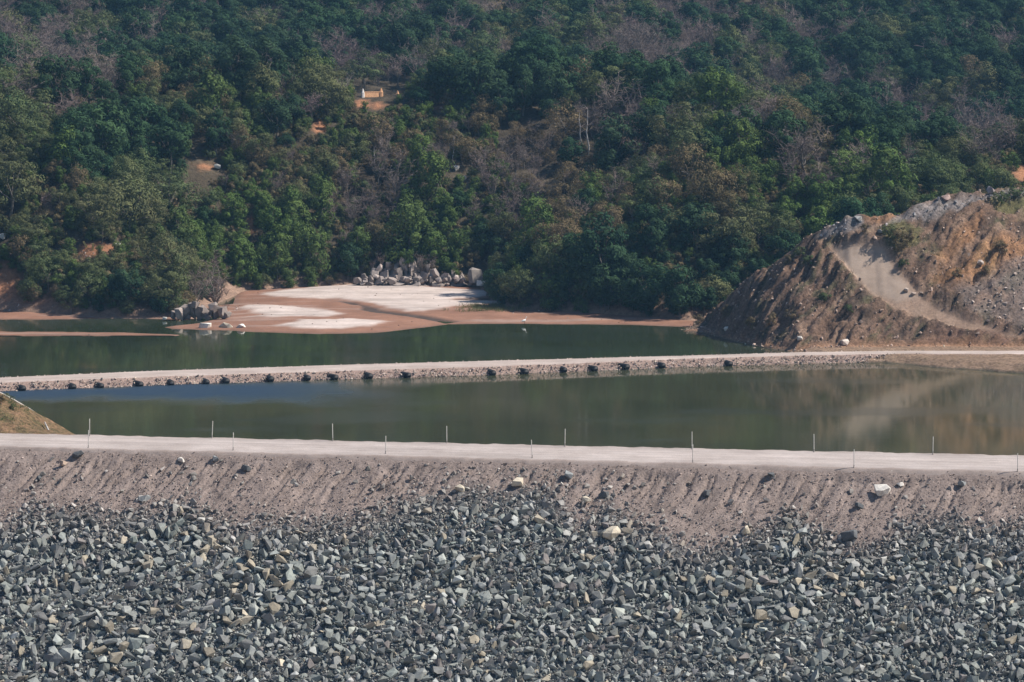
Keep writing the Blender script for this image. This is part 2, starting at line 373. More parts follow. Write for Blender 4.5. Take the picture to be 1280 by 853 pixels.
# ------------------------------------------------------------------ bare mound at the end of the causeway
crest_px = [(850, 408, 518), (880, 397, 512), (905, 376, 503), (935, 347, 497), (975, 325, 494), (1020, 289, 492), (1058, 271, 491), (1120, 268, 491), (1180, 246, 494), (1240, 234, 497), (1290, 231, 500), (1500, 215, 512), (1700, 215, 520)]
cr = np.array([D(*c) for c in crest_px])
base_px = [(850, 411), (880, 413), (920, 424), (960, 432), (1000, 437), (1120, 436), (1280, 436.5), (1700, 440)]
ba = np.array([W(x, y, .6) for x, y in base_px])
bench_px = [(1020, 449), (1105, 452.5), (1150, 456), (1200, 459.5), (1290, 466.5), (1420, 470), (1700, 478), (1700, 430), (1000, 430), (960, 434), (985, 440)]
hx = np.arange(22, 98, .27); hy = np.arange(424, 535, .27); HX, HY = np.meshgrid(hx, hy, indexing='ij')
yb = np.interp(HX, ba[:, 0], ba[:, 1]); yc = np.interp(HX, cr[:, 0], cr[:, 1]); zc = np.interp(HX, cr[:, 0], cr[:, 2])
zc = zc + .5 * fbm(HX / 3, HX / 5, 91, 3) * sstep(2, 8, zc)
t = (HY - yb) / np.maximum(yc - yb, 1)
front = .55 + (zc - .55) * np.clip(t, 0, 1) * (1.10 - .10 * np.clip(t, 0, 1))
behind = zc - (HY - yc) * .5 - .12 * np.maximum(HY - yc - 3, 0)
HZ = np.where(t <= 0, .55 + (HY - yb) * .35, np.where(HY < yc, front, behind))
p1 = np.stack([HX, HY, HZ], -1); MPX, MPY = PROJ(p1)
n5 = fbm(HX / 2.2, HY / 2.2, 97, 4)
jx = MPX + 9 * n5 + 4 * fbm(HX / .8, HY / .8, 98, 2); jy = MPY + 6 * fbm(HX / 2.5, HY / 2.5, 99, 4)
track_px = [(1034, 304), (1064, 297), (1104, 303), (1126, 330), (1150, 362), (1172, 378), (1205, 392), (1262, 412), (1290, 424), (1215, 416), (1165, 399), (1120, 382), (1086, 362), (1060, 336)]
pad_px = [(1040, 304), (1068, 300), (1102, 304), (1124, 335), (1146, 366), (1122, 374), (1086, 360), (1060, 334)]
grey_px = [(1100, 287), (1118, 274), (1160, 257), (1230, 240), (1300, 233), (1500, 220), (1500, 240), (1300, 246), (1220, 256), (1170, 270), (1130, 279)]
grey2_px = [(1015, 296), (1040, 277), (1075, 270), (1090, 284), (1050, 292)]
veg_px = [[(1100, 282), (1125, 276), (1150, 292), (1146, 308), (1118, 322), (1106, 308)], [(1228, 256), (1262, 246), (1300, 244), (1300, 262), (1250, 266)]]
or_px = [[(1165, 318), (1190, 295), (1228, 272), (1232, 280), (1200, 312), (1172, 334)], [(1160, 346), (1240, 300), (1290, 285), (1290, 330), (1200, 360)], [(1215, 372), (1255, 358), (1262, 372), (1225, 380)], [(1130, 436), (1190, 424), (1230, 436), (1180, 441)], [(1085, 268), (1122, 264), (1120, 274), (1095, 276)]]
scree_px = [(1195, 362), (1250, 330), (1400, 290), (1400, 420), (1290, 412), (1215, 388)]
def pm(poly, soft=4.): return sstep(-soft, soft, polydist(jx, jy, poly))
tk = sstep(-4, 5, polydist(MPX + 3 * n5, MPY + 2 * n5, track_px)); pad = sstep(-4, 7, polydist(MPX + 4 * n5, MPY, pad_px))
al = np.array((1, .78)); al = al / np.linalg.norm(al)
ua = HX * al[0] + HY * al[1]; ub = HX * al[1] - HY * al[0]
ub2 = ub + 1.4 * fbm(HX / 7, HY / 7, 95, 3)
ribs = .65 * fbm(ua / 5.5, ub2 / .95, 93, 5, .62) + .5 * fbm(ua / 9, ub2 / 3.2, 92, 3); rg = np.abs(fbm(ua / 6, ub2 / 1.1, 90, 4, .6)); ribs = .55 * ribs + .9 * (.22 - rg) * -1.6; ribs = np.where(ribs < 0, ribs * 1.5, ribs * .9)
onm = sstep(-.02, .12, t) * sstep(1.5, .9, t)
calm = (1 - .97 * tk)
SCREE = pm(scree_px, 8)
dz = onm * calm * (1.25 * ribs * (1 - .55 * SCREE) + 1.1 * fbm(HX / 6, HY / 6, 94, 4) + .45 * fbm(HX / 1.1, HY / 1.1, 96, 4, .7)) * (1 - .6 * sstep(.8, 1., t) * sstep(70, 50, HX)) - .7 * tk * onm
# undercut, darker cut bank along the road
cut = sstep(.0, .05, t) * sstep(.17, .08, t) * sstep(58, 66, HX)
HZ = HZ + dz * sstep(0, 3, zc) + .7 * cut * (1 + fbm(HX / 3, HY / 3, 101, 3))
HZ = HZ - 2.5 * (1 - sstep(22, 28.5, HX))
bench = polydist(HX, HY + 1.2 * fbm(HX / 3, HY / 4, 103, 3), wpoly(bench_px, .2))
bz = np.where(bench > 0, np.minimum(.08 + bench * .32, .98) + .16 * fbm(HX / 2, HY / 1.2, 104, 4), bench * .4)
HZ = np.maximum(HZ, bz)
rd = sstep(-.3, .6, HY - ynear(HX)) * sstep(-.3, .6, yfar(HX) - HY) * sstep(44, 52, HX)
HZ = np.where(rd > .02, HZ * (1 - rd) + np.minimum(HZ, CZ - .12) * rd, HZ)
n6 = fbm(ua / 5, ub2 / 1.0, 107, 4)[..., None]; n7 = fbm(HX / 4, HY / 4, 108, 4)[..., None]
brown = np.array((.152, .098, .07)); dkb = np.array((.07, .052, .04)); red = np.array((.27, .15, .10))
mc = brown * (1 + .3 * n7)
k = sstep(.0, .4, n6); mc = mc * (1 - .85 * k) + dkb * .85 * k
k = sstep(.12, .42, fbm(ua / 3.5, ub2 / 1.3, 111, 4, .6))[..., None]; mc = mc * (1 - .8 * k) + np.array((.085, .078, .045)) * .8 * k
k = sstep(.1, .5, -n6); mc = mc * (1 - .5 * k) + np.array((.235, .165, .12)) * .5 * k
def blend(c, col, m, s=1.): m = (m * s)[..., None]; return c * (1 - m) + np.array(col) * (1 + .2 * n7) * m
for p in or_px: mc = blend(mc, (.33, .165, .07), pm(p, 7), .45)
mc = blend(mc, (.15, .125, .115), SCREE, .6)
mc = blend(mc, (.20, .18, .175), np.maximum(pm(grey_px), pm(grey2_px)), .85)
for p in veg_px: mc = blend(mc, (.10, .095, .04), pm(p), .8)
mc = blend(mc, (.30, .21, .155), tk, .9); mc = blend(mc, (.325, .255, .205), pad, .95)
mc = blend(mc, (.29, .165, .10), sstep(.10, .0, t) * sstep(-.3, 0, t), .8)
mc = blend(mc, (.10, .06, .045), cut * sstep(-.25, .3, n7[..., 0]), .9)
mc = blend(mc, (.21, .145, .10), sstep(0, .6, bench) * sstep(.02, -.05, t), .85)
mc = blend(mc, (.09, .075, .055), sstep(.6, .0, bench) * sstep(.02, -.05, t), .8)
MOUND_Z = HZ
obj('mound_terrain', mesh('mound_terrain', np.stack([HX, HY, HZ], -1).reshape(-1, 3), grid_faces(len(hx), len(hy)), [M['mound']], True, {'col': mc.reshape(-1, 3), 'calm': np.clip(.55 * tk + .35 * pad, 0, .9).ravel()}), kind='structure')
def mound_z(x, y):
    i = np.clip((np.asarray(x) - 22) / .27, 0, len(hx) - 1).astype(int); j = np.clip((np.asarray(y) - 424) / .27, 0, len(hy) - 1).astype(int); return HZ[i, j]
def hit(px, py, f, y0, y1, st=.25):
    """first point along the photo's ray at which the ground f(x, y) is reached"""
    ys = np.arange(y0, y1, st); a, b = (px - 640) / FPX, -(py - 426.5) / FPX; t = ys / (cp + b * sp)
    z = f(a * t, ys); k = np.where(CAM_Z + (-sp + b * cp) * t <= z)[0]
    return np.array((a * t[k[0]], ys[k[0]], z[k[0]])) if len(k) else None

# ------------------------------------------------------------------ rocks: angular hulls
def hull(seed, npts=11, asp=(1, .78, .6), block=.5):
    r = np.random.default_rng(seed); bm_ = bmesh.new()
    for i in range(npts):
        v = r.normal(size=3); v /= np.linalg.norm(v); c = np.clip(v * 1.5, -.8, .8) / .8
        p = (v * (1 - block) + c * block * .85) * r.uniform(.85, 1.05) * np.array(asp) * .5
        bm_.verts.new(p)
    bmesh.ops.convex_hull(bm_, input=bm_.verts)
    for v in [v for v in bm_.verts if not v.link_faces]: bm_.verts.remove(v)
    bmesh.ops.triangulate(bm_, faces=bm_.faces); bm_.verts.index_update()
    V = np.array([v.co[:] for v in bm_.verts]); F = np.array([[v.index for v in f.verts] for f in bm_.faces]); bm_.free(); return V, F
HULLS = [hull(100 + i, 9 + i % 6, (1, random.uniform(.62, .95), random.uniform(.32, .72)), random.uniform(.2, .9)) for i in range(30)]
SMALL_HULLS = [hull(400 + i, 7, (1, random.uniform(.6, .95), random.uniform(.35, .7)), random.uniform(.2, .9)) for i in range(14)]
def rand_rot(n, tilt=math.pi):
    q = rng.normal(size=(n, 4)); q /= np.linalg.norm(q, axis=1)[:, None]; w, x, y, z = q.T
    return np.stack([np.stack([1 - 2 * (y * y + z * z), 2 * (x * y - z * w), 2 * (x * z + y * w)], -1), np.stack([2 * (x * y + z * w), 1 - 2 * (x * x + z * z), 2 * (y * z - x * w)], -1), np.stack([2 * (x * z - y * w), 2 * (y * z + x * w), 1 - 2 * (x * x + y * y)], -1)], 1)
def heap(P, S, tint, hulls=HULLS, flat=None):
    """many stones in one mesh: centres P, sizes S, colours tint"""
    k = rng.integers(0, len(hulls), len(P)); Rm = rand_rot(len(P)); Vs, Fs, Cs = [], [], []; off = 0
    for h in range(len(hulls)):
        i = np.where(k == h)[0]
        if not len(i): continue
        V, F = hulls[h]
        X = np.einsum('nij,vj->nvi', Rm[i], V) * S[i][:, None, None] + P[i][:, None, :]
        Fs.append((F[None] + (off + np.arange(len(i)) * len(V))[:, None, None]).reshape(-1, 3)); off += len(i) * len(V)
        Vs.append(X.reshape(-1, 3)); Cs.append(np.repeat(tint[i], len(V), 0))
    return np.concatenate(Vs), np.concatenate(Fs), np.concatenate(Cs)
def stone_tints(n, warm=.045, base=(.222, .232, .218)):
    c = np.array(base)[None] * np.exp(rng.normal(0, .22, n))[:, None] * (1 + rng.normal(0, .018, (n, 3)))
    u = rng.random(n)
    c[u < warm] = np.array((.30, .265, .205)) * np.exp(rng.normal(0, .2, (u < warm).sum()))[:, None]
    k = (u > .91) & (u < .95); c[k] = np.array((.36, .37, .35)) * np.exp(rng.normal(0, .12, k.sum()))[:, None]
    k = u > .95; c[k] = np.array((.20, .18, .17))
    return np.clip(c, .02, .75)

# ------------------------------------------------------------------ rockfill dam
DZ = 5.8
A = W(0, 559.5, DZ); B = W(1280, 591.5, DZ); e = (B - A) / np.linalg.norm(B - A); L = np.linalg.norm(B - A)
nrm = np.array((e[1], -e[0], 0)); nrm = nrm if nrm[1] < 0 else -nrm
TH = math.atan(1 / 1.5); dn = nrm * math.cos(TH) - np.array((0, 0, math.sin(TH))); up = nrm * math.sin(TH) + np.array((0, 0, math.cos(TH)))
def slope(u, v, h=0): 
    u = np.asarray(u, float)[..., None]; v = np.asarray(v, float)[..., None]; h = np.asarray(h, float)[..., None]
    return A + e * u + dn * v + up * h
def slope_uv(px, py):
    a, b = (px - 640) / FPX, -(py - 426.5) / FPX; d = np.array((a, cp + b * sp, -sp + b * cp)); o = np.array((0, 0, CAM_Z))
    t = np.dot(A - o, up) / np.dot(d, up); p = o + d * t - A; return np.dot(p, e), np.dot(p, dn)
def soil_h(u, v):
    w_ = u + .36 * v + .6 * fbm(u / 5, v / 5, 207, 3); g = np.abs(fbm(w_ / 1.35, v / 15, 201, 4, .58))
    lump = fbm(u / 9, v / 9, 209, 2)
    amp = sstep(.75, 2., v) * (sstep(9.5, 3.5, v + 2.5 * lump) * .85 + .15)
    return (-.52 * np.clip(.22 - g, 0, 1) / .22 * amp * (.7 + .6 * lump) + .15 * fbm(u / 1.0, v / 1.6, 203, 5, .6) * sstep(.4, 1.2, v) + .25 * fbm(u / 6, v / 6, 205, 2) * sstep(.6, 2.5, v) - .03)
dam = tag(bpy.data.objects.new('rockfill_dam', None), 'rockfill dam with pinkish soil shoulder and blue grey stone face below the pale crest road', 'dam')
COL.objects.link(dam)
uu = axis((-60, -14, 1.5), (-14, L + 14, .17), (L + 14, L + 60, 1.5)); vv = axis((0, 17, .17), (17, 47, .8))
U, Vv = np.meshgrid(uu, vv, indexing='ij'); P = slope(U, Vv, soil_h(U, Vv) * sstep(60, 20, np.abs(U - L / 2) - L / 2))
# (built further down, once the edge of the stone cover is known)
# upstream slope, down into the pond
FA = W(0, 542.8, DZ); FB = W(1280, 571, DZ); fe = (FB - FA) / np.linalg.norm(FB - FA); fn = -np.array((fe[1], -fe[0], 0)); fn = fn if fn[1] > 0 else -fn
u2 = np.arange(-60, L + 61, 1.0); v2 = np.arange(0, 14, .8); U2, V2 = np.meshgrid(u2, v2, indexing='ij')
P2 = FA + fe * U2[..., None] + fn * V2[..., None] * 1.4 - np.array((0, 0, 1.)) * (V2 + .25)[..., None] + .15 * fbm(U2, V2, 211, 3)[..., None] * np.array((0, 0, 1.))
obj('upstream_face', mesh('upstream_face', P2.reshape(-1, 3), grid_faces(len(u2), len(v2))[:, ::-1], [M['cause']], True), dam)
# crest road: pale gravel with wheel ruts and a low windrow of loose gravel along each edge
ru = np.arange(-60, L + 61, .3); rt = np.concatenate([np.linspace(-.055, 0, 7)[:-1], np.linspace(0, 1.02, 42)]); RU, RT = np.meshgrid(ru, rt, indexing='ij')
edge = .09 * fbm(RU / .9, RU * 0, 221, 4)
Pn = A + e * RU[..., None]; Pf = FA + fe * (RU * 1.0)[..., None]
rp_ = Pn * (1 - RT[..., None]) + Pf * RT[..., None]
rz = .09 * np.sin(np.clip(RT, 0, 1) * math.pi) - .035 * (np.exp(-((RT - .3) / .04) ** 2) + np.exp(-((RT - .42) / .04) ** 2) + np.exp(-((RT - .62) / .04) ** 2) + np.exp(-((RT - .74) / .04) ** 2)) + .13 * np.exp(-((RT - .985) / .015) ** 2) * (1 + fbm(RU / 1.2, RU * 0, 223, 3)) + .1 * np.exp(-((RT - .03) / .02) ** 2) * (1 + fbm(RU / .9, RU * 0, 225, 3)) + .02 * fbm(RU / .8, RT * 20, 227, 3)
rp_[..., 2] += rz + .03 - np.maximum(-RT, 0) * 11.3 * (.60 + .35 * np.maximum(-RT, 0) / .055) + .05 * fbm(RU / .8, RT * 30, 228, 3) * (RT < 0)
rp_ += nrm * (1.0 * edge * sstep(.1, 0, RT))[..., None]
rc_ = np.ones(RU.shape + (3,)) * np.array((.375, .328, .306)) * (1 + .16 * fbm(RU / 14, RT * 9, 261, 4) + .10 * fbm(RU / 2.5, RT * 26, 262, 3))[..., None]
trk = sum(np.exp(-((RT - c_ - .012 * fbm(RU / 12, RU * 0, 263, 2)) / .035) ** 2) for c_ in (.3, .43, .62, .75))[..., None]
rc_ = rc_ * (1 + .13 * trk); eg_ = (sstep(.075, .0, RT + .03 * fbm(RU / 1.5, RT * 10, 264, 3)) + .6 * sstep(.95, 1., RT))[..., None]
rc_ = rc_ * (1 - eg_ * .85) + np.array((.28, .228, .203)) * eg_ * .85
obj('crest_road', mesh('crest_road', rp_.reshape(-1, 3), grid_faces(len(ru), len(rt)), [M['road']], True, {'col': rc_.reshape(-1, 3)}), kind='structure')

# stones of the face
bpts = [(-200, 640), (0, 648), (28, 640), (40, 620), (70, 632), (110, 628), (140, 641), (200, 628), (235, 616), (262, 640), (300, 652), (340, 642), (400, 646), (430, 640), (500, 620), (560, 608), (600, 600), (690, 602), (725, 640), (760, 622), (800, 645), (860, 676), (890, 672), (910, 664), (960, 652), (985, 628), (1005, 630), (1020, 655), (1060, 672), (1105, 662), (1150, 640), (1200, 640), (1250, 652), (1280, 640), (1480, 640)]
bu = np.array([slope_uv(*p) for p in bpts])
def depth(u, v): return v - np.interp(u, bu[:, 0], bu[:, 1]) + 1.1 * fbm(u / 2.4, v / 2.4, 231, 3)
fines = sstep(-.5, 3.6, depth(U, Vv)); nso = fbm(U / 2.2, Vv / 2.2, 229, 4); fines = np.clip(fines + .35 * nso * (fines > .02) * (fines < .98), 0, 1)[..., None]
soilc = np.array((.245, .196, .174)) * (1 + .22 * nso[..., None]) * (1 - fines) + np.array((.085, .085, .085)) * (1 + .2 * nso[..., None]) * fines
obj('soil_face', mesh('soil_face', P.reshape(-1, 3), grid_faces(len(uu), len(vv)), [M['soil']], True, {'col': soilc.reshape(-1, 3)}), dam)
def scatter(n, smin, smax, pw, vmax=40, sparse=.06):
    u = rng.uniform(-13, L + 13, n); v = rng.uniform(1.0, vmax, n); d = depth(u, v)
    pxl = PROJ(slope(u, v))[0]; mid = np.exp(-((pxl - 660) / 130) ** 2)
    p = np.where(d > 0, np.clip(.32 + d * .22, 0, 1), np.clip((sparse + .22 * mid) * np.exp(d / 2.2) * 1.6, 0, 1) + .012)
    keep = rng.random(n) < p; u, v, d = u[keep], v[keep], d[keep]
    s = smin + (smax - smin) * rng.random(len(u)) ** pw
    s *= .58 + .42 * sstep(-.5, 5.5, d) - .12 * mid[keep]
    s *= 1 + .42 * fbm(u / 6, v / 5, 235, 3)
    return u, v, d, s
def thin(u, v, s, f):
    """drop stones whose centres sit too close to a larger one"""
    order = np.argsort(-s); cell = {}; keep = []
    for i in order:
        c = (int(u[i] // 2), int(v[i] // 2)); ok = True
        for a in (-1, 0, 1):
            for b in (-1, 0, 1):
                for j in cell.get((c[0] + a, c[1] + b), ()):
                    if (u[i] - u[j]) ** 2 + (v[i] - v[j]) ** 2 < (f * (s[i] + s[j])) ** 2: ok = False; break
                if not ok: break
            if not ok: break
        if ok: keep.append(i); cell.setdefault(c, []).append(i)
    return np.array(keep)
u, v, d, s = scatter(150000, .25, 1.35, 4.6)
kp = thin(u, v, s, .31); u, v, d, s = u[kp], v[kp], d[kp], s[kp]
h = soil_h(u, v) * .5 + s * rng.uniform(-.1, .25, len(s)) * np.where(d > 0, 1, .5)
Pst = slope(u, v, h); tint = stone_tints(len(u))
brn = (np.clip(.62 - d * .1, 0, .62))[:, None]; tint = tint * (1 - brn) + tint.mean(1, keepdims=True) * np.array((1.25, 1.08, .98)) * brn
ppx, ppy = PROJ(Pst); vis = (ppx > 0) & (ppx < 1280) & (ppy < 850) & (d > -2)
big = np.where(vis)[0]; big = big[np.argsort(-s[big])][:300]
ismall = np.setdiff1d(np.arange(len(u)), big)
smes = []
for i in range(30):
    V, F = HULLS[i]; c = stone_tints(1, .14)[0]
    smes.append(mesh('stone', V, F, [M['stone']], False, {'tint': np.repeat(c[None], len(V), 0)}))
for i in big:
    o = obj('stone', smes[rng.integers(0, 30)], dam); q = rng.normal(size=4)
    o.location = Pst[i]; o.rotation_mode = 'QUATERNION'; o.rotation_quaternion = q / np.linalg.norm(q)
    k = s[i] * 1.12; o.scale = (k, k * random.uniform(.85, 1.15), k * random.uniform(.8, 1.1))
V, F, C = heap(Pst[ismall], s[ismall] * 1.1, tint[ismall])
obj('riprap', mesh('riprap', V, F, [M['stone']], False, {'tint': C}), dam, kind='stuff')
u, v, d, s = scatter(82000, .14, .44, 1.4, sparse=.2)
h = soil_h(u, v) * .8 + rng.uniform(-.06, .14, len(s))
tint = stone_tints(len(u)); brn = (np.clip(.66 - d * .09, 0, .7))[:, None]; tint = tint * (1 - brn) + tint.mean(1, keepdims=True) * np.array((1.28, 1.05, .95)) * brn
V, F, C = heap(slope(u, v, h), s, tint, SMALL_HULLS)
obj('small_riprap', mesh('small_riprap', V, F, [M['stone']], False, {'tint': C}), dam, kind='stuff')
n = 22000; u = rng.uniform(-12, L + 12, n); v = 14 * rng.random(n) ** .8; s = .07 + .26 * rng.random(n) ** 3; h = soil_h(u, v) + s * .15
peb = [hull(900 + i, 7, (1, .8, .6), .5) for i in range(6)]
V, F, C = heap(slope(u, v, h), s, np.clip(np.array((.26, .205, .18)) * np.exp(rng.normal(0, .3, (n, 1))), .05, .6), peb)
obj('gravel', mesh('gravel', V, F, [M['stone']], False, {'tint': C}), dam, kind='stuff')

# single boulders lying on the soil shoulder
WHT, CRM, DRK, GRY, TAN = (.66, .62, .56), (.52, .46, .36), (.10, .105, .11), (.24, .25, .25), (.36, .27, .21)
def boulder(name, me_seed, p, size, tint, label, group=None, asp=(1, .8, .65), rot=None, mat='stone', block=.5, cat='boulder'):
    V, F = hull(me_seed, 16, asp, block)
    o = obj(name, mesh(name, V, F, [M[mat]], False, {'tint': np.repeat(np.array(tint)[None], len(V), 0)}), None, p, label, cat, group)
    o.rotation_euler = rot or (random.uniform(-.3, .3), random.uniform(-.3, .3), random.uniform(0, 6.28)); o.scale = (size,) * 3; return o
GB = 'boulders on the dam soil shoulder'
for i, (px, py, sz, c, lab) in enumerate([
    (1102, 615, 1.95, WHT, 'large white boulder, the brightest stone on the pinkish dam slope'),
    (1125, 606, .8, WHT, 'small pale stone up and to the right of the large white boulder'),
    (882, 615, 1.5, DRK, 'dark grey boulder high on the dam slope right of the centre posts'),
    (932, 663, 1.5, CRM, 'cream angular boulder at the upper rim of the grey stone face'),
    (964, 595, 1.0, DRK, 'dark stone just under the road, below two roadside posts'),
    (1203, 604, 1.0, GRY, 'grey stone on bare soil right of the large white boulder'),
    (1074, 635, 1.0, DRK, 'small dark stone below and left of the large white boulder'),
    (1062, 672, 1.9, DRK, 'flat dark slab lying where soil meets the stone face'),
    (97, 569, 1.5, DRK, 'dark slab near the foot of the leftmost roadside post'),
    (79, 581, 1.1, TAN, 'rounded tan stone below the dark slab near the leftmost post'),
    (227, 575, .9, WHT, 'pale upright stone below the road between the two leftmost near posts'),
    (270, 574, .9, GRY, 'grey stone half sunk in soil left of the second near post'),
    (47, 598, .95, DRK, 'dark stone alone on soil at the far left of the slope'),
    (309, 587, 1.2, DRK, 'dark wedge stone below the second near post'),
    (181, 624, 1.3, GRY, 'grey angular stone on the soil above a stone peak'),
    (647, 605, 1.7, CRM, 'big pale boulder with a shadowed side in the middle of the slope'),
    (755, 621, 1.2, DRK, 'dark stone on soil between two tongues of rubble'),
    (765, 670, 2.0, CRM, 'large cream block in the upper stone face near the middle'),
    (711, 596, 1.3, GRY, 'grey flat stone beneath the road right of the middle post'),
    (576, 613, 1.3, CRM, 'pale leaning slab left of the big pale boulder'),
    (734, 628, 1.2, CRM, 'pale wedge stone beside the dark stone on soil')]):
    uu_, vv_ = slope_uv(px, py)
    boulder('boulder', 300 + i, slope(uu_, vv_, soil_h(np.array(uu_), np.array(vv_)) + sz * .16), sz, c, lab, GB)

# marker posts along both edges of the crest road
post_me, foot_me = None, None
def make_post(lab, p, lean):
    global post_me, foot_me
    if post_me is None:
        b = Build(); b.tube([(0, 0, .25), (0, 0, 1.1), (.004, 0, 1.85), (.004, 0, 1.9)], [.042, .04, .038, .004], 7); post_me = mesh('post_shaft', *b.arrays(), [M['post']], True)
        b = Build(); b.tube([(0, 0, -.15), (0, 0, .06), (0, 0, .1), (0, 0, .34)], [.11, .1, .058, .05], 8); foot_me = mesh('post_foot', *b.arrays(), [M['postbase']], True)
    r = bpy.data.objects.new('marker_post', None); COL.objects.link(r); r.location = p; r.rotation_euler = lean
    tag(r, lab, 'post', 'marker posts along the crest road'); obj('shaft', post_me, r); obj('foot', foot_me, r)
ordn = ['leftmost', 'second from the left', 'third from the left', 'fourth from the left', 'fifth from the left', 'sixth from the left', 'seventh from the left', 'rightmost']
near = [(110.5, 561.5), (291.5, 564.5), (482, 569), (665.5, 574), (866, 580), (1067.5, 586.5), (1272, 591.5)]
for i, (px, py) in enumerate(near):
    lab = f"thin white marker post on the road's slope-side edge, {'rightmost' if i == 6 else ordn[i]} of seven"
    make_post(lab, W(px, py - 1.2, DZ + .05), (random.uniform(-.03, .03), (-.06 if i == 3 else random.uniform(-.02, .02)), 0))
far = [(112, 545.2), (265, 548.3), (416, 551.6), (558.5, 554.7), (706, 558.2), (865, 561.8), (1017.5, 565.2), (1166, 568.4)]
for i, (px, py) in enumerate(far):
    lab = f"thin white marker post on the road's water-side edge, {ordn[i]} of eight"
    make_post(lab, W(px, py + .2, DZ + .05), (random.uniform(-.03, .03), (.05 if i == 1 else random.uniform(-.02, .02)), 0))

# small grassy bank at the left end of the road
lx = np.arange(-100, -42, .3); ly = np.arange(338, 376, .3); LX, LY = np.meshgrid(lx, ly, indexing='ij')
tt = np.clip((LX - FA[0]) / (FB[0] - FA[0]), -3, 1); yr = FA[1] + (LX - FA[0]) * (FB[1] - FA[1]) / (FB[0] - FA[0])
silh = np.array([D(x, y, 352.5) for x, y in [(-400, 330), (-120, 440), (0, 491), (30, 507), (55, 523), (75, 533), (98, 544), (115, 552)]])
q = LY - yr - .25; topz = np.interp(LX, silh[:, 0], silh[:, 2], right=-3)
t1 = np.clip(q / np.maximum(352.5 - yr, 1), 0, 1)
LZ = np.where(LY < 352.5, (DZ - .1) + (topz - DZ + .1) * (t1 * (1.5 - .5 * t1)), topz - (LY - 352.5) * .8)
LZ = np.where(q < 0, DZ - .6 + q, LZ) + .3 * fbm(LX / 4, LY / 4, 243, 3) * sstep(0, 1.5, q) + .16 * fbm(LX / 1.2, LY / 1.2, 241, 4) * sstep(0, 1.5, q)
obj('bank_ground', mesh('bank_ground', np.stack([LX, LY, LZ], -1).reshape(-1, 3), grid_faces(len(lx), len(ly)), [M['bank']], True), kind='structure')
def bank_z(x, y): return LZ[int(np.clip((x + 100) / .3, 0, len(lx) - 1)), int(np.clip((y - 338) / .3, 0, len(ly) - 1))]
b = Build(); pts = [D(x, y, 352.3) + np.array((0, 0, -.02)) for x, y in [(-40, 474), (4, 493.5), (18, 501), (36, 511.5), (49, 520)]]
for i in range(len(pts) - 1):
    p, q_ = pts[i], pts[i + 1]; w = np.array((.05, .12, 0)); up_ = np.array((0, 0, .12)); dq = (q_ - p) * .004
    c = [p + dq - w, q_ - dq - w, q_ - dq + w, p + dq + w]; c = c + [x + up_ for x in c]
    b.add(c, [(0, 3, 2, 1), (4, 5, 6, 7), (0, 1, 5, 4), (1, 2, 6, 5), (2, 3, 7, 6), (3, 0, 4, 7)])
obj('kerb', mesh('kerb', *b.arrays(), [M['concrete']]), None, None, 'pale concrete kerb running down the rim of the small grassy bank', 'kerb')
b = Build(); p = W(59, 533, 6.9); b.tube([D(56, 528, 349), D(60, 537, 347), D(63, 541.5, 346)], [.07, .1, .08], 6)
obj('fallen_log', mesh('fallen_log', *b.arrays(), [M['palebark']], True), None, None, 'pale fallen log lying on the small bank above the road', 'log')

# ------------------------------------------------------------------ causeway with culvert pipes
cw = tag(bpy.data.objects.new('causeway', None), 'low stone-edged causeway crossing the river between the two waters', 'causeway'); COL.objects.link(cw)
cx = axis((-150, -85, 1.5), (-85, 95, .3), (95, 150, 1.5)); ct = np.array([-3.2, -2.2, -1.2, -.6, -.25, 0, .02, .1, .3, .5, .7, .9, .98, 1, 1.25, 1.6, 2.2, 3.2])
CX, CT = np.meshgrid(cx, ct, indexing='ij'); ya, yb2 = ynear(CX), yfar(CX)
CY = np.where(CT < 0, ya + CT * 1.0, np.where(CT > 1, yb2 + (CT - 1) * 1.0, ya + (yb2 - ya) * CT))
CZZ = np.where(CT < 0, CZ + CT * .95, np.where(CT > 1, CZ - (CT - 1) * .9, CZ))
rug = np.where((CT < -.1) | (CT > 1.1), 1, 0)
CZZ = CZZ + .14 * fbm(CX / 1.1, CT * 2, 251, 3) * rug + .05 * fbm(CX / 3, CT, 253, 2) - .06
CY = CY + .35 * fbm(CX / 2.2, CT, 255, 3) * rug
obj('embankment', mesh('embankment', np.stack([CX, CY, CZZ], -1).reshape(-1, 3), grid_faces(len(cx), len(ct)), [M['cause']], True), cw)
rx_ = np.arange(-150, 150, .5); rtt = np.linspace(0, 1, 16); RX, RTT = np.meshgrid(rx_, rtt, indexing='ij')
ea = .35 * fbm(RX / 2, RX * 0, 257, 3)
RY = ynear(RX) + ea * (1 - RTT) + .25 + (yfar(RX) - ynear(RX) - .5) * RTT; RZ = CZ + .03 + .05 * np.sin(RTT * math.pi) + .03 * fbm(RX / 2, RTT * 6, 259, 3) - .12 * (RTT < .01)
obj('causeway_road', mesh('causeway_road', np.stack([RX, RY, RZ], -1).reshape(-1, 3), grid_faces(len(rx_), 16), [M['road']], True, {'col': (np.ones(RX.shape + (3,)) * np.array((.40, .335, .30)) * (1 + .18 * fbm(RX / 8, RTT * 5, 265, 4))[..., None]).reshape(-1, 3)}), kind='structure')
n = 5200; x = rng.uniform(-90, 60, n); q = rng.random(n); y = ynear(x) - 1.75 * q - .05; z = CZ - 1.0 * (1.7 * q) * .62
s = .1 + .38 * rng.random(n) ** 3
n2 = 1500; x2 = rng.uniform(-90, 62, n2); y2 = yfar(x2) + rng.uniform(-.2, .5, n2); z2 = np.full(n2, CZ - .05); s2 = .1 + .35 * rng.random(n2) ** 4
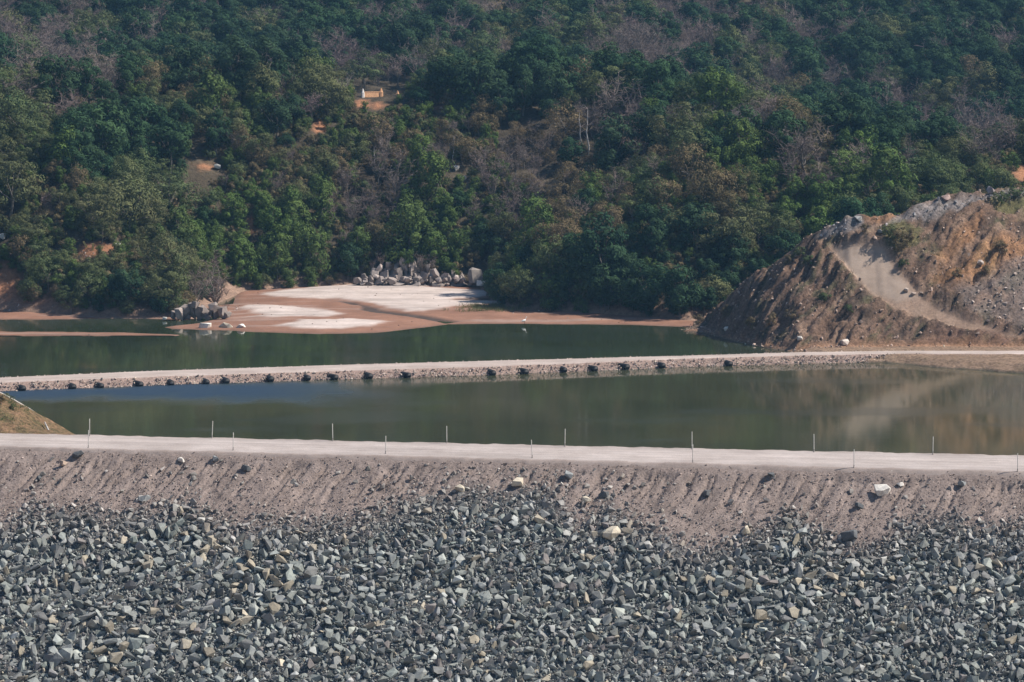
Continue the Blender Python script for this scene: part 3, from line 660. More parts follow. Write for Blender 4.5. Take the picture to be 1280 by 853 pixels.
P = np.stack([np.concatenate([x, x2]), np.concatenate([y, y2]), np.concatenate([z, z2])], 1); S = np.concatenate([s, s2]); pxx = np.array([W(a, c, .4)[0] for a, c in [(29, 485.5), (92, 482.8), (128, 480.8), (178, 478), (215, 477.6), (260, 475.6), (285.5, 474), (340.6, 472), (386, 472), (421, 470.2), (463, 470), (512, 467.8), (617, 465.4), (658, 463.4), (706, 461.8), (745, 460.8), (785, 460.6), (830, 459.2), (913.5, 455.6)]])
keep_ = (np.abs(P[:, 0][:, None] - pxx[None]).min(1) > .62) | (P[:, 1] > ynear(P[:, 0]) - .25); P, S = P[keep_], S[keep_]
tt_ = np.clip(np.array((.42, .335, .285)) * np.exp(rng.normal(0, .16, (len(S), 1))) * (1 + rng.normal(0, .03, (len(S), 3))), .05, .75)
V, F, C = heap(P, S, tt_)
obj('riprap', mesh('riprap', V, F, [M['stone']], False, {'tint': C}), cw, kind='stuff')
# corrugated black pipe: shell with a thick lip, hollow
def pipe_mesh(r, length=4.):
    b = Build(); path, rad = [], []
    for k in range(int(length / .12)):
        path.append((0, -k * .12, 0)); rad.append(r if k % 2 else r * .93)
    path.append((0, path[-1][1] - .02, 0)); rad.append(r * .97)
    b.tube(path, rad, 14)
    b.tube([path[-1], (0, path[-1][1] - .005, 0), (0, path[-1][1] + .3, 0), (0, -.2, 0)], [r * .97, r * .84, r * .83, r * .83], 14)
    return mesh('culvert_pipe', *b.arrays(), [M['pipe']], True)
pmes = [pipe_mesh(.43), pipe_mesh(.46), pipe_mesh(.4)]
pipes = [(29, 485.5), (92, 482.8), (128, 480.8), (178, 478), (215, 477.6), (260, 475.6), (285.5, 474), (340.6, 472), (386, 472), (421, 470.2), (463, 470), (512, 467.8), (617, 465.4), (658, 463.4), (706, 461.8), (745, 460.8), (785, 460.6), (830, 459.2), (913.5, 455.6)]
names = 'first second third fourth fifth sixth seventh eighth ninth tenth eleventh twelfth thirteenth fourteenth fifteenth sixteenth seventeenth eighteenth nineteenth'.split()
for i, (px, py) in enumerate(pipes):
    p = W(px, py, .40); x = p[0]; y = ynear(x) - 1.55
    zc_ = .34 if i < 6 else .42
    where = 'pouring into blue rippled water' if i < 6 else 'above still water'
    o = obj('culvert_pipe', pmes[i % 3], None, (x + .15, y + 3.3, zc_), f'black culvert pipe in the causeway {where}, {names[i]} from the left', 'pipe', 'culvert pipes in the causeway')
    th_ = random.uniform(.25, .75); ln = 3.84; o.rotation_euler = (random.uniform(.0, .03), 0, th_)
    o.location = (x - ln * math.sin(th_), ynear(x) - 1.95 + ln * math.cos(th_), zc_)
# boulders on the causeway shoulder by the pipes
# ------------------------------------------------------------------ rocks on the far shore
def outcrop(label, rocks, tint, base):
    r = tag(bpy.data.objects.new('rock_outcrop', None), label, 'rock outcrop'); base = tuple(float(q_) for q_ in base); COL.objects.link(r); r.location = base
    for i, (p, sz, asp, rot) in enumerate(rocks):
        V, F = hull(random.randint(0, 99999), 14, asp, .5); c = np.array(tint) * math.exp(random.gauss(0, .2))
        o = obj('rock', mesh('rock', V, F, [M['rock']], False, {'tint': np.repeat(np.clip(c, .03, .7)[None], len(V), 0)}), r); o.location = Vector(p) - Vector(base); o.rotation_euler = rot; o.scale = (sz,) * 3
    return r
def rocks_at(lst, y, tall=1.0):
    out = []
    for px, py, wpx, hpx in lst:
        yy = y + random.uniform(-.8, .8) + max(0, 352 - py) * .16 * (y > 550); p = D(px, py, yy); w = wpx / 6.9; hh = hpx / 6.9 * (.72 if y > 550 else 1)
        s_ = max(w, hh) * (.78 if y > 550 else .9); out.append((p, s_, (w / s_ * 1.2, w / s_ * 1.1, hh / s_ * 1.25), (random.uniform(-.3, .3), random.uniform(-.35, .35), random.uniform(-.8, .8))))
    return out
rk = [(random.uniform(442, 580), random.uniform(346, 357), random.uniform(4, 9), random.uniform(4, 9)) for _ in range(40)] + [(447, 351, 10, 12), (455, 348, 8, 16), (463, 350, 9, 14), (468, 341, 9, 18), (475, 350, 10, 14), (482, 345, 12, 16), (490, 351, 12, 12), (497, 343, 13, 22), (505, 330, 10, 26), (510, 350, 14, 12), (516, 338, 9, 20), (522, 350, 12, 12), (530, 346, 12, 18), (538, 349, 10, 14), (543, 342, 10, 16), (549, 351, 9, 10), (556, 347, 9, 18), (562, 350, 8, 14), (567, 344, 6, 22), (572, 351, 9, 10), (486, 333, 10, 18), (497, 355, 20, 7), (520, 356, 18, 6), (548, 356, 18, 6), (460, 356, 16, 6), (534, 334, 8, 14), (474, 335, 8, 14), (525, 328, 8, 16), (515, 322, 7, 16)]
oc_ = outcrop('jagged pale grey rock outcrop behind the sandbar at the foot of the bluff', rocks_at(rk, 575), (.27, .228, .208), tuple(D(510, 357, 575)))
fx = np.linspace(440, 606, 64); fz = np.linspace(0, 1, 15); FX, FZ = np.meshgrid(fx, fz, indexing='ij')
topy = np.interp(FX, [440, 455, 470, 485, 500, 515, 530, 545, 560, 575, 590, 606], [352, 344, 336, 330, 320, 318, 328, 334, 336, 340, 346, 352]) + 9 * (vnoise(FX / 5.5, FX * 0, 281) - .5) + 5 * (vnoise(FX / 2.2, FX * 0, 282) - .5)
topy = 358 + (topy - 358) * .8; fyy = 358 + (topy - 358) * FZ; dep = 575.2 + 3.4 * FZ + 2.2 * (vnoise(np.floor(FX / 6.5 + .5 * FZ), np.floor(FZ * 3 + vnoise(FX / 9, FZ * 0, 285) * 2), 283) - .5) + 1.3 * (vnoise(FX / 3, FZ * 5, 284) - .5)
a_, b_ = (FX - 640) / FPX, -(fyy - 426.5) / FPX; t_ = dep / (cp + b_ * sp); FP = np.stack([a_ * t_, dep, CAM_Z + (-sp + b_ * cp) * t_], -1).reshape(-1, 3)
ftint = np.array((.235, .195, .175)) * (.75 + .5 * vnoise(FX / 4, FZ * 4, 286))[..., None]
o = obj('rock_face', mesh('rock_face', FP - np.array(oc_.location), grid_faces(64, 15)[:, ::-1], [M['rock']], False, {'tint': ftint.reshape(-1, 3)}), oc_)
outcrop('smooth grey riverside rocks under the bare grey tree at the left shore', rocks_at([(224, 393, 10, 14), (231, 390, 12, 18), (240, 388, 11, 20), (249, 390, 10, 17), (256, 389, 10, 17), (263, 392, 9, 13), (270, 391, 12, 15), (279, 391, 11, 14), (285, 394, 8, 9), (217, 394, 9, 9), (245, 381, 10, 10), (266, 383, 10, 10), (235, 396, 8, 6), (259, 397, 8, 5)], 519), (.235, .195, .172), tuple(D(255, 396, 519)))
GR = 'rocks at the river edge'
for i, (px, py, sz, c, asp, lab) in enumerate([
    (594, 346, 3.6, (.25, .22, .2), (.9, .8, 1), 'tall blocky grey boulder at the right end of the pale outcrop'),
    (601, 354, 1.8, WHT, (1, .8, .7), 'small white boulder at the foot of the tall blocky one'),
    (257, 408, 2.4, WHT, (1, .7, .55), 'white rock in the water at the sandbar tip, left of three'),
    (283, 408, 2.9, CRM, (1, .6, .45), 'long cream rock in the water, middle of three at the sandbar tip'),
    (300.5, 408.5, 1.9, WHT, (1, .7, .55), 'small white rock in the water, right of three at the sandbar tip'),
    (285, 393, 1.2, WHT, (.8, .8, 1), 'small pointed white rock on red mud by the grey rocks'),
    (206, 398, .9, WHT, (1, .8, .6), 'small white rock at the waterline left of the grey rocks'),
    (92, 371, 2.2, (.4, .36, .33), (1, .8, .7), 'pale rock among bushes above the left mud shore'),
    (85, 380, 1.8, (.4, .33, .29), (1, .8, .5), 'flat pinkish rock on the left mud shore'),
    (120, 384, 1.6, (.42, .36, .33), (1, .8, .6), 'pinkish rock on mud below the left bushes'),
    (618, 371, 1.8, (.45, .41, .38), (1, .8, .5), 'pale rock beside the dark tree at the sandbar end'),
    (625, 373, 1.2, (.42, .38, .35), (1, .8, .6), 'small rock tucked under the dark tree by the sandbar')]):
    y = {0: 575, 1: 573}.get(i, None); z0 = .25
    p = D(px, py, y) if y else W(px, py, z0 + .35)
    boulder('boulder', 700 + i, p, sz, c, lab, GR, asp, (random.uniform(-.1, .1), random.uniform(-.12, .12), random.uniform(-.4, .4)), 'rock', .6)
# scattered stones on the red mud near the left shore and by the water
n = 500; px = rng.uniform(0, 320, n); py = rng.uniform(382, 394, n); P = np.array([W(a, c, .5) for a, c in zip(px, py)])
P[:, 2] = T(P[:, 0], P[:, 1]); P[:, 2] = np.maximum(P[:, 2], .3)
V, F, C = heap(P, .1 + .6 * rng.random(n) ** 4, np.clip(np.array((.42, .35, .31)) * np.exp(rng.normal(0, .3, (n, 1))), .05, .7))
obj('shore_rubble', mesh('shore_rubble', V, F, [M['rock']], False, {'tint': C}), kind='stuff')

n = 900; i_ = rng.integers(0, len(sx), n); j_ = rng.integers(0, len(sy), n); kq = SZ[i_, j_] > WU + .04
P = np.stack([sx[i_], sy[j_], SZ[i_, j_]], 1)[kq] + rng.normal(0, .15, (kq.sum(), 3)) * np.array((1, 1, 0))
V, F, C = heap(P, .07 + .4 * rng.random(len(P)) ** 5, np.clip(np.array((.2, .15, .12)) * np.exp(rng.normal(0, .5, (len(P), 1))), .03, .6))
obj('sand_debris', mesh('sand_debris', V, F, [M['rock']], False, {'tint': C}), kind='stuff')

# ------------------------------------------------------------------ rubble and boulders on the mound
Ps, Ss, Cs = [], [], []
cand = 60000; ix = rng.integers(5, len(hx) - 5, cand); iy = rng.integers(5, len(hy) - 5, cand)
wgt = .26 * onm + .75 * np.maximum(pm(grey_px), pm(grey2_px) * .5) * sstep(-.5, .2, t) + .42 * SCREE * onm + .5 * sstep(.06, .0, t) * sstep(-.12, -.02, t) * sstep(75, 45, HX) + .12 * sstep(.5, 1, fbm(HX / 4, HY / 4, 110, 3)) * onm
wgt = wgt * (1 - .95 * tk)
kp = rng.random(cand) < wgt[ix, iy]; ix, iy = ix[kp], iy[kp]
P = np.stack([hx[ix], hy[iy], HZ[ix, iy]], 1) + rng.normal(0, .08, (len(ix), 3)); S = .12 + .7 * rng.random(len(ix)) ** 4
g = np.maximum(pm(grey_px), pm(grey2_px))[ix, iy][:, None]; sc_ = SCREE[ix, iy][:, None]
ct_ = np.array((.34, .25, .20)) * (1 - g) * (1 - .6 * sc_) + np.array((.27, .265, .275)) * g + np.array((.24, .21, .195)) * .6 * sc_ * (1 - g)
V, F, C = heap(P, S, np.clip(ct_ * np.exp(rng.normal(0, .35, (len(ix), 1))), .03, .7))
obj('mound_rubble', mesh('mound_rubble', V, F, [M['rock']], False, {'tint': C}), kind='stuff')
for i, (px, py, sz, c, lab) in enumerate([
    (1073, 277, 1.7, WHT, 'white angular boulder at the top of the bare mound above the track'),
    (1100, 293, 1.1, GRY, 'grey stone beside the green scrub on the mound'),
    (1225, 332, 1.4, (.4, .34, .3), 'pale block on the brown slope of the mound'),
    (1132, 365, 1.2, (.36, .3, .26), 'stone at the right edge of the mound track'),
    (1142, 371, 1.0, (.36, .28, .23), 'small stone just below another at the track edge'),
    (1000, 425, 1.3, WHT, 'pale stone at the waterline under the mound'),
    (1056, 432, 1.5, (.5, .43, .38), 'pale slab by the causeway road under the mound'),
    (1238, 240, 1.8, (.30, .25, .24), 'reddish boulder standing on the grey crest of the mound'),
    (1182, 250, 1.8, (.34, .24, .21), 'reddish block on rubble at the crest beside the trees'),
    (909, 414, 1.2, WHT, 'white stone near the tip of the mound by the water')]):
    p = hit(px, py, mound_z, 440, 530)
    if p is None: p = D(px, py, 497)
    boulder('boulder', 800 + i, p + np.array((0, 0, sz * .15)), sz, c, lab, 'boulders on the bare mound', mat='rock')

# ------------------------------------------------------------------ vegetation
def leaf_quads(C, Rr, cnt, size, r, up_bias=.25, shell=(.72, 1.05), squash=.8, droop=0.):
    """leaf sized faces through clumps at C of radius Rr; returns verts, quads, var"""
    k = np.repeat(np.arange(len(C)), cnt); n = len(k)
    d = r.normal(size=(n, 3)); d[:, 2] += up_bias; d /= np.linalg.norm(d, axis=1)[:, None]
    rad = Rr[k] * r.uniform(*shell, n); c = C[k] + d * rad[:, None] * np.array((1, 1, squash)); c[:, 2] -= droop * r.random(n) * Rr[k]
    oc = c - C.mean(0); oc /= np.linalg.norm(oc, axis=1)[:, None] + 1e-6; nv = d * .65 + oc * .45 + r.normal(0, .27, (n, 3)); nv[:, 2] += .12; nv /= np.linalg.norm(nv, axis=1)[:, None]
    a = np.cross(nv, r.normal(size=(n, 3))); a /= np.linalg.norm(a, axis=1)[:, None] + 1e-9; b = np.cross(nv, a)
    s = size * r.uniform(.6, 1.35, n)[:, None]; el = r.uniform(.55, .95, n)[:, None]
    V = np.stack([c - a * s, c + b * s * el * .5 + a * s * .1, c + a * s, c - b * s * el * .5 - a * s * .1], 1).reshape(-1, 3)
    var = np.clip(r.normal(.5, .16, len(C))[k] + r.normal(0, .13, n), 0, 1)
    return V, np.arange(n * 4).reshape(n, 4), np.repeat(var, 4)
def limb(b, p0, p1, r0, r1, r, n=4, seg=4, wob=.12):
    p0, p1 = np.array(p0), np.array(p1); L_ = np.linalg.norm(p1 - p0); pts = [p0 + (p1 - p0) * t_ + r.normal(0, wob * L_ * .25, 3) * (0 < t_ < 1) for t_ in np.linspace(0, 1, seg)]
    b.tube(pts, list(np.linspace(r0, r1, seg)), n); return pts
def leafy(seed, H, Wd, clumps, cnt, size, kind):
    r = np.random.default_rng(seed); b = Build(); th = H * (.3 if kind != 'vine' else .5)
    top = (r.normal(0, .2), r.normal(0, .2), th); limb(b, (0, 0, -.6), top, .05 * H * .5, .035 * H * .5, r, 7, 5, .1)
    C, Rr = [], []
    for i in range(clumps):
        if kind == 'vine':
            z = H * r.uniform(.08, .95); w = Wd * .5 * (1 - .25 * z / H) * r.uniform(.15, 1); an = r.uniform(0, 6.28); c = np.array((w * math.cos(an), w * math.sin(an), z)); rr = r.uniform(.55, 1.35) * Wd * .17
        elif kind == 'flat':
            an = r.uniform(0, 6.28); w = Wd * .5 * math.sqrt(r.uniform(.02, 1)) * .85; c = np.array((w * math.cos(an), w * math.sin(an), H * r.uniform(.34, .92) - .12 * w)); rr = r.uniform(.7, 1.15) * Wd * .15
        else:
            v = r.normal(size=3); v /= np.linalg.norm(v); v *= r.uniform(.35, 1) ** .5; c = np.array((v[0] * Wd * .38, v[1] * Wd * .38, H * .54 + v[2] * H * .38)); rr = r.uniform(.7, 1.2) * Wd * .155
        C.append(c); Rr.append(rr)
    C, Rr = np.array(C), np.array(Rr)
    for c in C[r.permutation(len(C))[:9]]: limb(b, top, c, .02 * H * .5, .006 * H, r, 4, 4)
    V, Q, var = leaf_quads(C, Rr, cnt, size, r, .35, squash=.55 if kind == 'flat' else .85, droop=.5 if kind == 'vine' else 0)
    return b.arrays(), (V, Q, var)
def baretree(seed, H, Wd, n1=9, n2=6, n3=7, thick=1.):
    r = np.random.default_rng(seed); b = Build(); tw = Build(); th = H * .3
    top = np.array((r.normal(0, .3), r.normal(0, .3), th)); limb(b, (0, 0, -.6), top, .022 * H * thick, .016 * H * thick, r, 6, 4, .12)
    for i in range(n1):
        an = r.uniform(0, 6.28); w = Wd * .5 * r.uniform(.3, .85); e1 = np.array((w * math.cos(an), w * math.sin(an), H * r.uniform(.6, .95)))
        p = limb(b, top * r.uniform(.6, 1), e1, .011 * H * thick, .005 * H, r, 4, 5, .2)
        for j in range(n2):
            s0 = p[r.integers(1, 5)]; dv = r.normal(size=3); dv[2] = abs(dv[2]) * .8 + .2; dv /= np.linalg.norm(dv); e2 = s0 + dv * Wd * r.uniform(.14, .28)
            q = limb(tw, s0, e2, .004 * H, .0025 * H, r, 3, 3, .15)
            for k in range(n3):
                s1 = q[r.integers(0, 3)]; dv = r.normal(size=3); dv[2] = abs(dv[2]) * .6; dv /= np.linalg.norm(dv)
                limb(tw, s1, s1 + dv * Wd * r.uniform(.06, .15), .0026 * H, .0015 * H, r, 3, 2)
    V, F = tw.arrays(); return b.arrays(), (V, F, np.clip(r.normal(.5, .1, len(V)), 0, 1))
def snag(seed, H):
    r = np.random.default_rng(seed); b = Build(); tw = Build(); p = limb(b, (0, 0, -.5), (r.normal(0, .4), 0, H), .17, .05, r, 6, 7, .06)
    for i in range(16):
        s0 = p[r.integers(2, 7)]; an = r.uniform(0, 6.28); l = r.uniform(.6, 1.7); limb(tw, s0, s0 + np.array((math.cos(an) * l, math.sin(an) * l, r.uniform(.1, .9))), .045, .012, r, 4, 3, .2)
    V, F = tw.arrays(); return b.arrays(), (V, F, np.full(len(V), .6))
LAB = {}
PROTO = {}
def proto(key, fn, leaf, bark='bark'):
    (bv, bf), (cv, cf, var) = fn
    cf = cf if isinstance(cf, list) else [cf]
    tm = mesh('trunk', bv, bf, [M[bark]], True); cm_ = mesh('crown', cv, cf, [M[leaf]], False, {'var': var})
    nb = sum(len(f) for f in bf); nc = sum(len(f) for f in cf)
    bf_ = [np.asarray(f) for f in bf]; allF, mi = [], []
    for f in bf_: allF.append(f); mi += [0] * len(f)
    for f in cf: allF.append(np.asarray(f) + len(bv)); mi += [1] * len(f)
    jm = mesh('tree_mass', np.concatenate([bv, cv]), allF, [M[bark], M[leaf]], False, {'var': np.concatenate([np.full(len(bv), .5), var])}, mi)
    PROTO.setdefault(key, []).append((tm, cm_, jm))
for i in range(4):
    proto('dark', leafy(1000 + i, 7.4 + i * .5, 7.2, 26, 120, .24, 'round'), 'dark')
    proto('olive', leafy(1100 + i, 6.2 + i * .4, 7.4, 30, 110, .17, 'flat' if i % 2 else 'round'), 'olive')
    proto('green', leafy(1200 + i, 6.6 + i * .6, 5.6, 34, 100, .22, 'vine'), 'green')
    proto('dry', leafy(1300 + i, 5.4 + i * .3, 6, 26, 85, .15, 'round'), 'dry')
    proto('bare', baretree(1400 + i, 6 + i * .4, 6.4), 'twig')
    proto('pale', baretree(1500 + i, 5.2 + i * .4, 6.6), 'paletwig', 'palebark')
    proto('shrub', leafy(1600 + i, 2.2, 2.9, 12, 80, .13, 'vine'), 'dry' if i % 2 else 'olive')
proto('snag', snag(1700, 8.5), 'paletwig', 'palebark'); proto('snag', snag(1701, 7.5), 'paletwig', 'palebark')
proto('lime', leafy(1750, 5.5, 6, 22, 100, .22, 'round'), 'lime')
KW = dict(dark='dark green rounded tree', olive='olive feathery tree', green='bright green vine-draped tree', dry='brownish dry-leaved tree', bare='leafless grey-brown tree', pale='leafless pale grey tree', shrub='low scrubby bush', snag='dead white-trunked tree', lime='lime green tree')

# where each kind of tree grows, by blobs over the hillside as the photo shows it: (px, py, rx, ry, kind, weight)
BLOBS = [(60, 60, 90, 50, 'bare', 1.2), (175, 68, 60, 26, 'bare', 2.5), (60, 30, 60, 40, 'bare', .6), (130, 168, 80, 44, 'dark', 4), (240, 60, 70, 60, 'dark', 1.6), (350, 50, 60, 50, 'dark', 1.2), (420, 120, 50, 20, 'olive', 1.5), (350, 135, 30, 14, 'pale', 1.5),
    (150, 262, 90, 40, 'olive', 4), (40, 165, 50, 40, 'olive', 1.5), (330, 280, 60, 50, 'green', 3), (400, 300, 40, 50, 'green', 2.5), (470, 220, 55, 60, 'bare', 4), (440, 270, 40, 40, 'bare', 3), (500, 155, 50, 30, 'green', 2.5), (540, 270, 50, 60, 'green', 2.2), (620, 205, 80, 55, 'bare', 2.6), (640, 180, 70, 35, 'dry', 2.4), (560, 150, 50, 20, 'dry', 2), (700, 250, 70, 60, 'dry', 1.6), (640, 320, 60, 50, 'olive', 2), (720, 330, 70, 50, 'green', 1.4), (760, 290, 60, 50, 'olive', 1.2), (840, 350, 80, 50, 'dark', 4.5), (870, 300, 80, 40, 'dark', 1.2),
    (950, 160, 90, 12, 'pale', 3), (1000, 172, 60, 10, 'pale', 1), (880, 230, 90, 30, 'dry', 1.4), (1000, 240, 90, 40, 'green', 2), (900, 260, 80, 40, 'olive', 1), (1100, 180, 40, 30, 'dark', 2.5), (1200, 150, 80, 30, 'bare', 2), (1060, 90, 60, 40, 'bare', 1.6), (830, 60, 60, 40, 'bare', 1.6), (560, 20, 60, 30, 'bare', 1.4), (660, 100, 50, 28, 'dark', 3), (540, 100, 50, 22, 'pale', .8), (1060, 20, 60, 30, 'dark', 3), (1220, 40, 70, 50, 'dark', 1.5), (1160, 230, 90, 30, 'olive', 2), (120, 340, 110, 40, 'olive', 3.2), (180, 350, 60, 30, 'dry', 1.6), (760, 170, 40, 30, 'bare', 1.5), (420, 330, 40, 25, 'dark', 1.5), (610, 300, 40, 30, 'dark', 1), (200, 110, 160, 20, 'dry', 1.2), (320, 90, 70, 24, 'bare', 1)]
KINDS_ = ['dark', 'olive', 'green', 'dry', 'bare', 'pale']
def pick_kind(px, py, upper, wx_, wy_):
    w = dict(dark=.6, olive=.8, green=.45, dry=.6, bare=.6, pale=.06) if not upper else dict(dark=1.1, olive=.75, green=.1, dry=.4, bare=.85, pale=.1)
    for bx, by, rx, ry, k, g in BLOBS:
        q = ((px - bx) / rx) ** 2 + ((py - by) / ry) ** 2
        if q < 4: w[k] += g * math.exp(-q * 1.3)
    ks = list(w); sc = [math.log(w[k] + .02) + 1.5 * float(fbm(wx_ / 13, wy_ / 16, 500 + 7 * j, 2)) + random.gauss(0, .38) for j, k in enumerate(ks)]
    return ks[int(np.argmax(sc))]
CLEAR = [(475, 117, 30, 10), (455, 130, 7, 4), (473, 133, 6, 3), (400, 157, 5, 5), (313, 279, 4, 6), (262, 209, 14, 5), (5, 355, 12, 16), (112, 307, 8, 5), (148, 309, 5, 4), (1278, 214, 8, 9), (512, 350, 60, 5), (496, 336, 22, 8), (593, 346, 10, 8), (300, 365, 10, 6), (40, 382, 26, 5), (4, 299, 5, 5), (573, 222, 8, 10), (550, 136, 10, 4)]
def blocked(px, py, wpx, hpx):
    """would a tree with this outline hide something the photo shows in the open?"""
    for cx_, cy_, rx, ry in CLEAR:
        if abs(px - cx_) < rx + wpx * .42 and cy_ - ry < py - hpx * .1 and cy_ + ry > py - hpx * .95: return True
    return False
TREES = []          # individuals: (label or None, kind, variant, pos, scale, rotz)
placed = []
HAND = [  # px, foot py, kind, scale, label
    (882, 168, 'lime', .95, 'lime yellow-green tree, the brightest crown on the upper hillside'),
    (868, 166, 'dark', .85, 'dark green tree directly beside the lime yellow-green tree'),
    (820, 158, 'dark', .95, 'dark rounded tree standing clear on the ridge left of the lime tree'),
    (660, 132, 'dark', 1.35, 'very dark broad tree on the ridge between the ruin and the lime tree'),
    (1102, 208, 'dark', 1.2, 'big dark rounded tree on the ridge above the bare mound'),
    (270, 398, 'bare', 1.35, 'large bare grey tree overhanging the water at the sandbar tip'),
    (228, 399, 'bare', .5, 'small bare bush in front of the smooth riverside rocks, left of two'),
    (279, 400, 'bare', .42, 'small bare bush in front of the smooth riverside rocks, right of two'),
    (248, 392, 'bare', 1.1, 'bare grey-brown tree behind the smooth riverside rocks'),
    (205, 392, 'olive', 1.15, 'olive feathery tree hanging low over the left shore'),
    (160, 392, 'dark', .9, 'dark bushy tree at the waterline on the left shore'),
    (110, 386, 'olive', .85, 'low olive tree on the left shore between pink rocks'),
    (160, 300, 'olive', 1.75, 'huge spreading olive tree over the small clearing at left'),
    (215, 285, 'olive', 1.4, 'broad olive tree right beside the huge spreading one'),
    (48, 322, 'olive', .8, 'small light green tree alone above the dark hollow at left'),
    (130, 215, 'dark', 1.75, 'huge very dark tree with deep shade under its crown'),
    (180, 190, 'dark', 1.4, 'very dark wide tree right behind the huge darkest one'),
    (270, 195, 'dark', 1.0, 'dark tree behind the orange clearing with the white rock'),
    (648, 385, 'olive', 1.1, 'olive tree with pale top at the right end of the sandbar'),
    (625, 378, 'dark', .9, 'dark tree leaning over the right end of the white sand'),
    (690, 390, 'green', .95, 'bright green tree on the shore behind the narrow sand strip'),
    (760, 392, 'dark', 1.1, 'dark tree shading the narrow sand strip on the right shore'),
    (810, 396, 'dark', 1.25, 'large dark tree with shadow falling on the red sand'),
    (850, 398, 'dark', 1.2, 'dark leafy tree where the red sand meets the bare mound'),
    (890, 392, 'olive', 1.0, 'olive tree tucked against the foot of the bare mound'),
    (735, 196, 'snag', 1.0, 'dead white-trunked tree on the bluff, taller of a pair'),
    (727, 192, 'snag', .9, 'dead white-trunked tree on the bluff, shorter of a pair'),
    (566, 205, 'snag', .55, 'short dead trunk in the brown thicket below the ridge'),
    (468, 218, 'snag', .6, 'forked dead white trunk in the brown thicket'),
    (765, 285, 'snag', .5, 'short dead trunk low on the right part of the bluff'),
    (430, 127, 'pale', .95, 'pale leafless tree beside the ruined wall'),
    (528, 128, 'olive', .8, 'slender grey-green tree right of the ruined wall'),
    (552, 124, 'pale', .75, 'pale leafless crown right of the slender tree by the ruin'),
    (345, 142, 'pale', .7, 'small pale leafless tree on the ridge left of the ruin'),
    (55, 138, 'green', .9, 'deep green tree on the ridge far left'),
    (806, 318, 'lime', .4, 'small lime green bush on the right shore slope'),
    (390, 345, 'green', 1.1, 'tall vine-draped green column left of the pale outcrop'),
    (350, 335, 'green', 1.05, 'vine-draped green tree left of the tall green column'),
    (365, 290, 'green', .95, 'vine-covered green tower halfway up the bluff'),
    (545, 338, 'green', .95, 'bright green tree rising straight from the pale outcrop'),
    (572, 335, 'green', .8, 'light green tree above the tall blocky boulder'),
    (435, 352, 'dark', .9, 'dark tree in shade at the left end of the pale outcrop')]
def terr(x, y): return T(x, y)
CHI = {}
for px, py, k, sc_, lab in HAND:
    p = hit(px, py, terr, 505, 900, .8)
    if p is None: p = D(px, py, 640)
    TREES.append((lab, k, random.randrange(len(PROTO[k])), p, sc_, random.uniform(0, 6.28))); placed.append((p[0], p[1], 2.4 * sc_))
pts = []
for Y in np.arange(500, 985, 3.45):
    hw = .166 * Y + 16
    for X in np.arange(-hw, hw, 3.45):
        x, y = X + random.uniform(-1.9, 1.9), Y + random.uniform(-1.9, 1.9)
        if sfoot(np.array(x), np.array(y)) > 1.2 and (x < 20 or y > np.interp(x, cr[:, 0], cr[:, 1]) + 9): pts.append((x, y))
pts = np.array(pts); SF = sfoot(pts[:, 0], pts[:, 1]); zz = T(pts[:, 0], pts[:, 1]); P3 = np.column_stack([pts, zz]); qx, qy = PROJ(P3)
CH = dict(dark=(8, 7.2), olive=(6.8, 7.4), green=(7.5, 5.6), dry=(5.8, 6), bare=(6.6, 6.4), pale=(5.8, 6.6), shrub=(2.2, 2.9))
auto, forest = [], []
for i in range(len(P3)):
    x, y, z = P3[i]; s0 = SF[i]; upper = s0 > SB + 4
    pxm = FPX / y; k = pick_kind(qx[i], qy[i] - 3 * pxm, upper, x, y)
    sc_ = random.choice((random.uniform(.42, .75), random.uniform(.5, .9), random.uniform(.65, 1.05), random.uniform(.65, 1.05), random.uniform(1., 1.55)))
    if s0 < 45 and random.random() < .35: sc_ *= .72
    if any((x - a) ** 2 + (y - b_) ** 2 < r_ * r_ for a, b_, r_ in placed): k, sc_ = 'shrub', .8
    sc_ *= .72 if k == 'pale' else 1; hh, ww = CH[k]
    if blocked(qx[i], qy[i], ww * sc_ * pxm, hh * sc_ * pxm):
        k = 'shrub'; sc_ = random.uniform(.3, .6); hh, ww = CH[k]
        if blocked(qx[i], qy[i], ww * sc_ * pxm, hh * sc_ * pxm): continue
    it = (None, k, random.randrange(4), P3[i], sc_, random.uniform(0, 6.28))
    inview = -10 < qx[i] < 1290 and qy[i] > 100
    if inview and not upper and k != 'shrub': auto.append(it)
    else: forest.append(it)
# undergrowth fills the bluff between the trees
for i in range(5500):
    x = random.uniform(-112, 112); y = float(yfoot(np.array(x))) + random.uniform(-6, 62)
    if sfoot(np.array(x), np.array(y)) < 1: continue
    z = float(terr(x, y))
    if x > 20 and y < np.interp(x, cr[:, 0], cr[:, 1]) + 6: continue
    a, b_ = PROJ(np.array((x, y, z))); k = 'shrub' if random.random() < .7 else 'green'; sc_ = random.uniform(.6, 1.3) if k == 'shrub' else random.uniform(.28, .5)
    if blocked(a, b_, 2.6 * sc_ * 6.5, 2.4 * sc_ * 6.5): continue
    forest.append((None, k, random.randrange(4), np.array((x, y, z)), sc_, random.uniform(0, 6.28)))
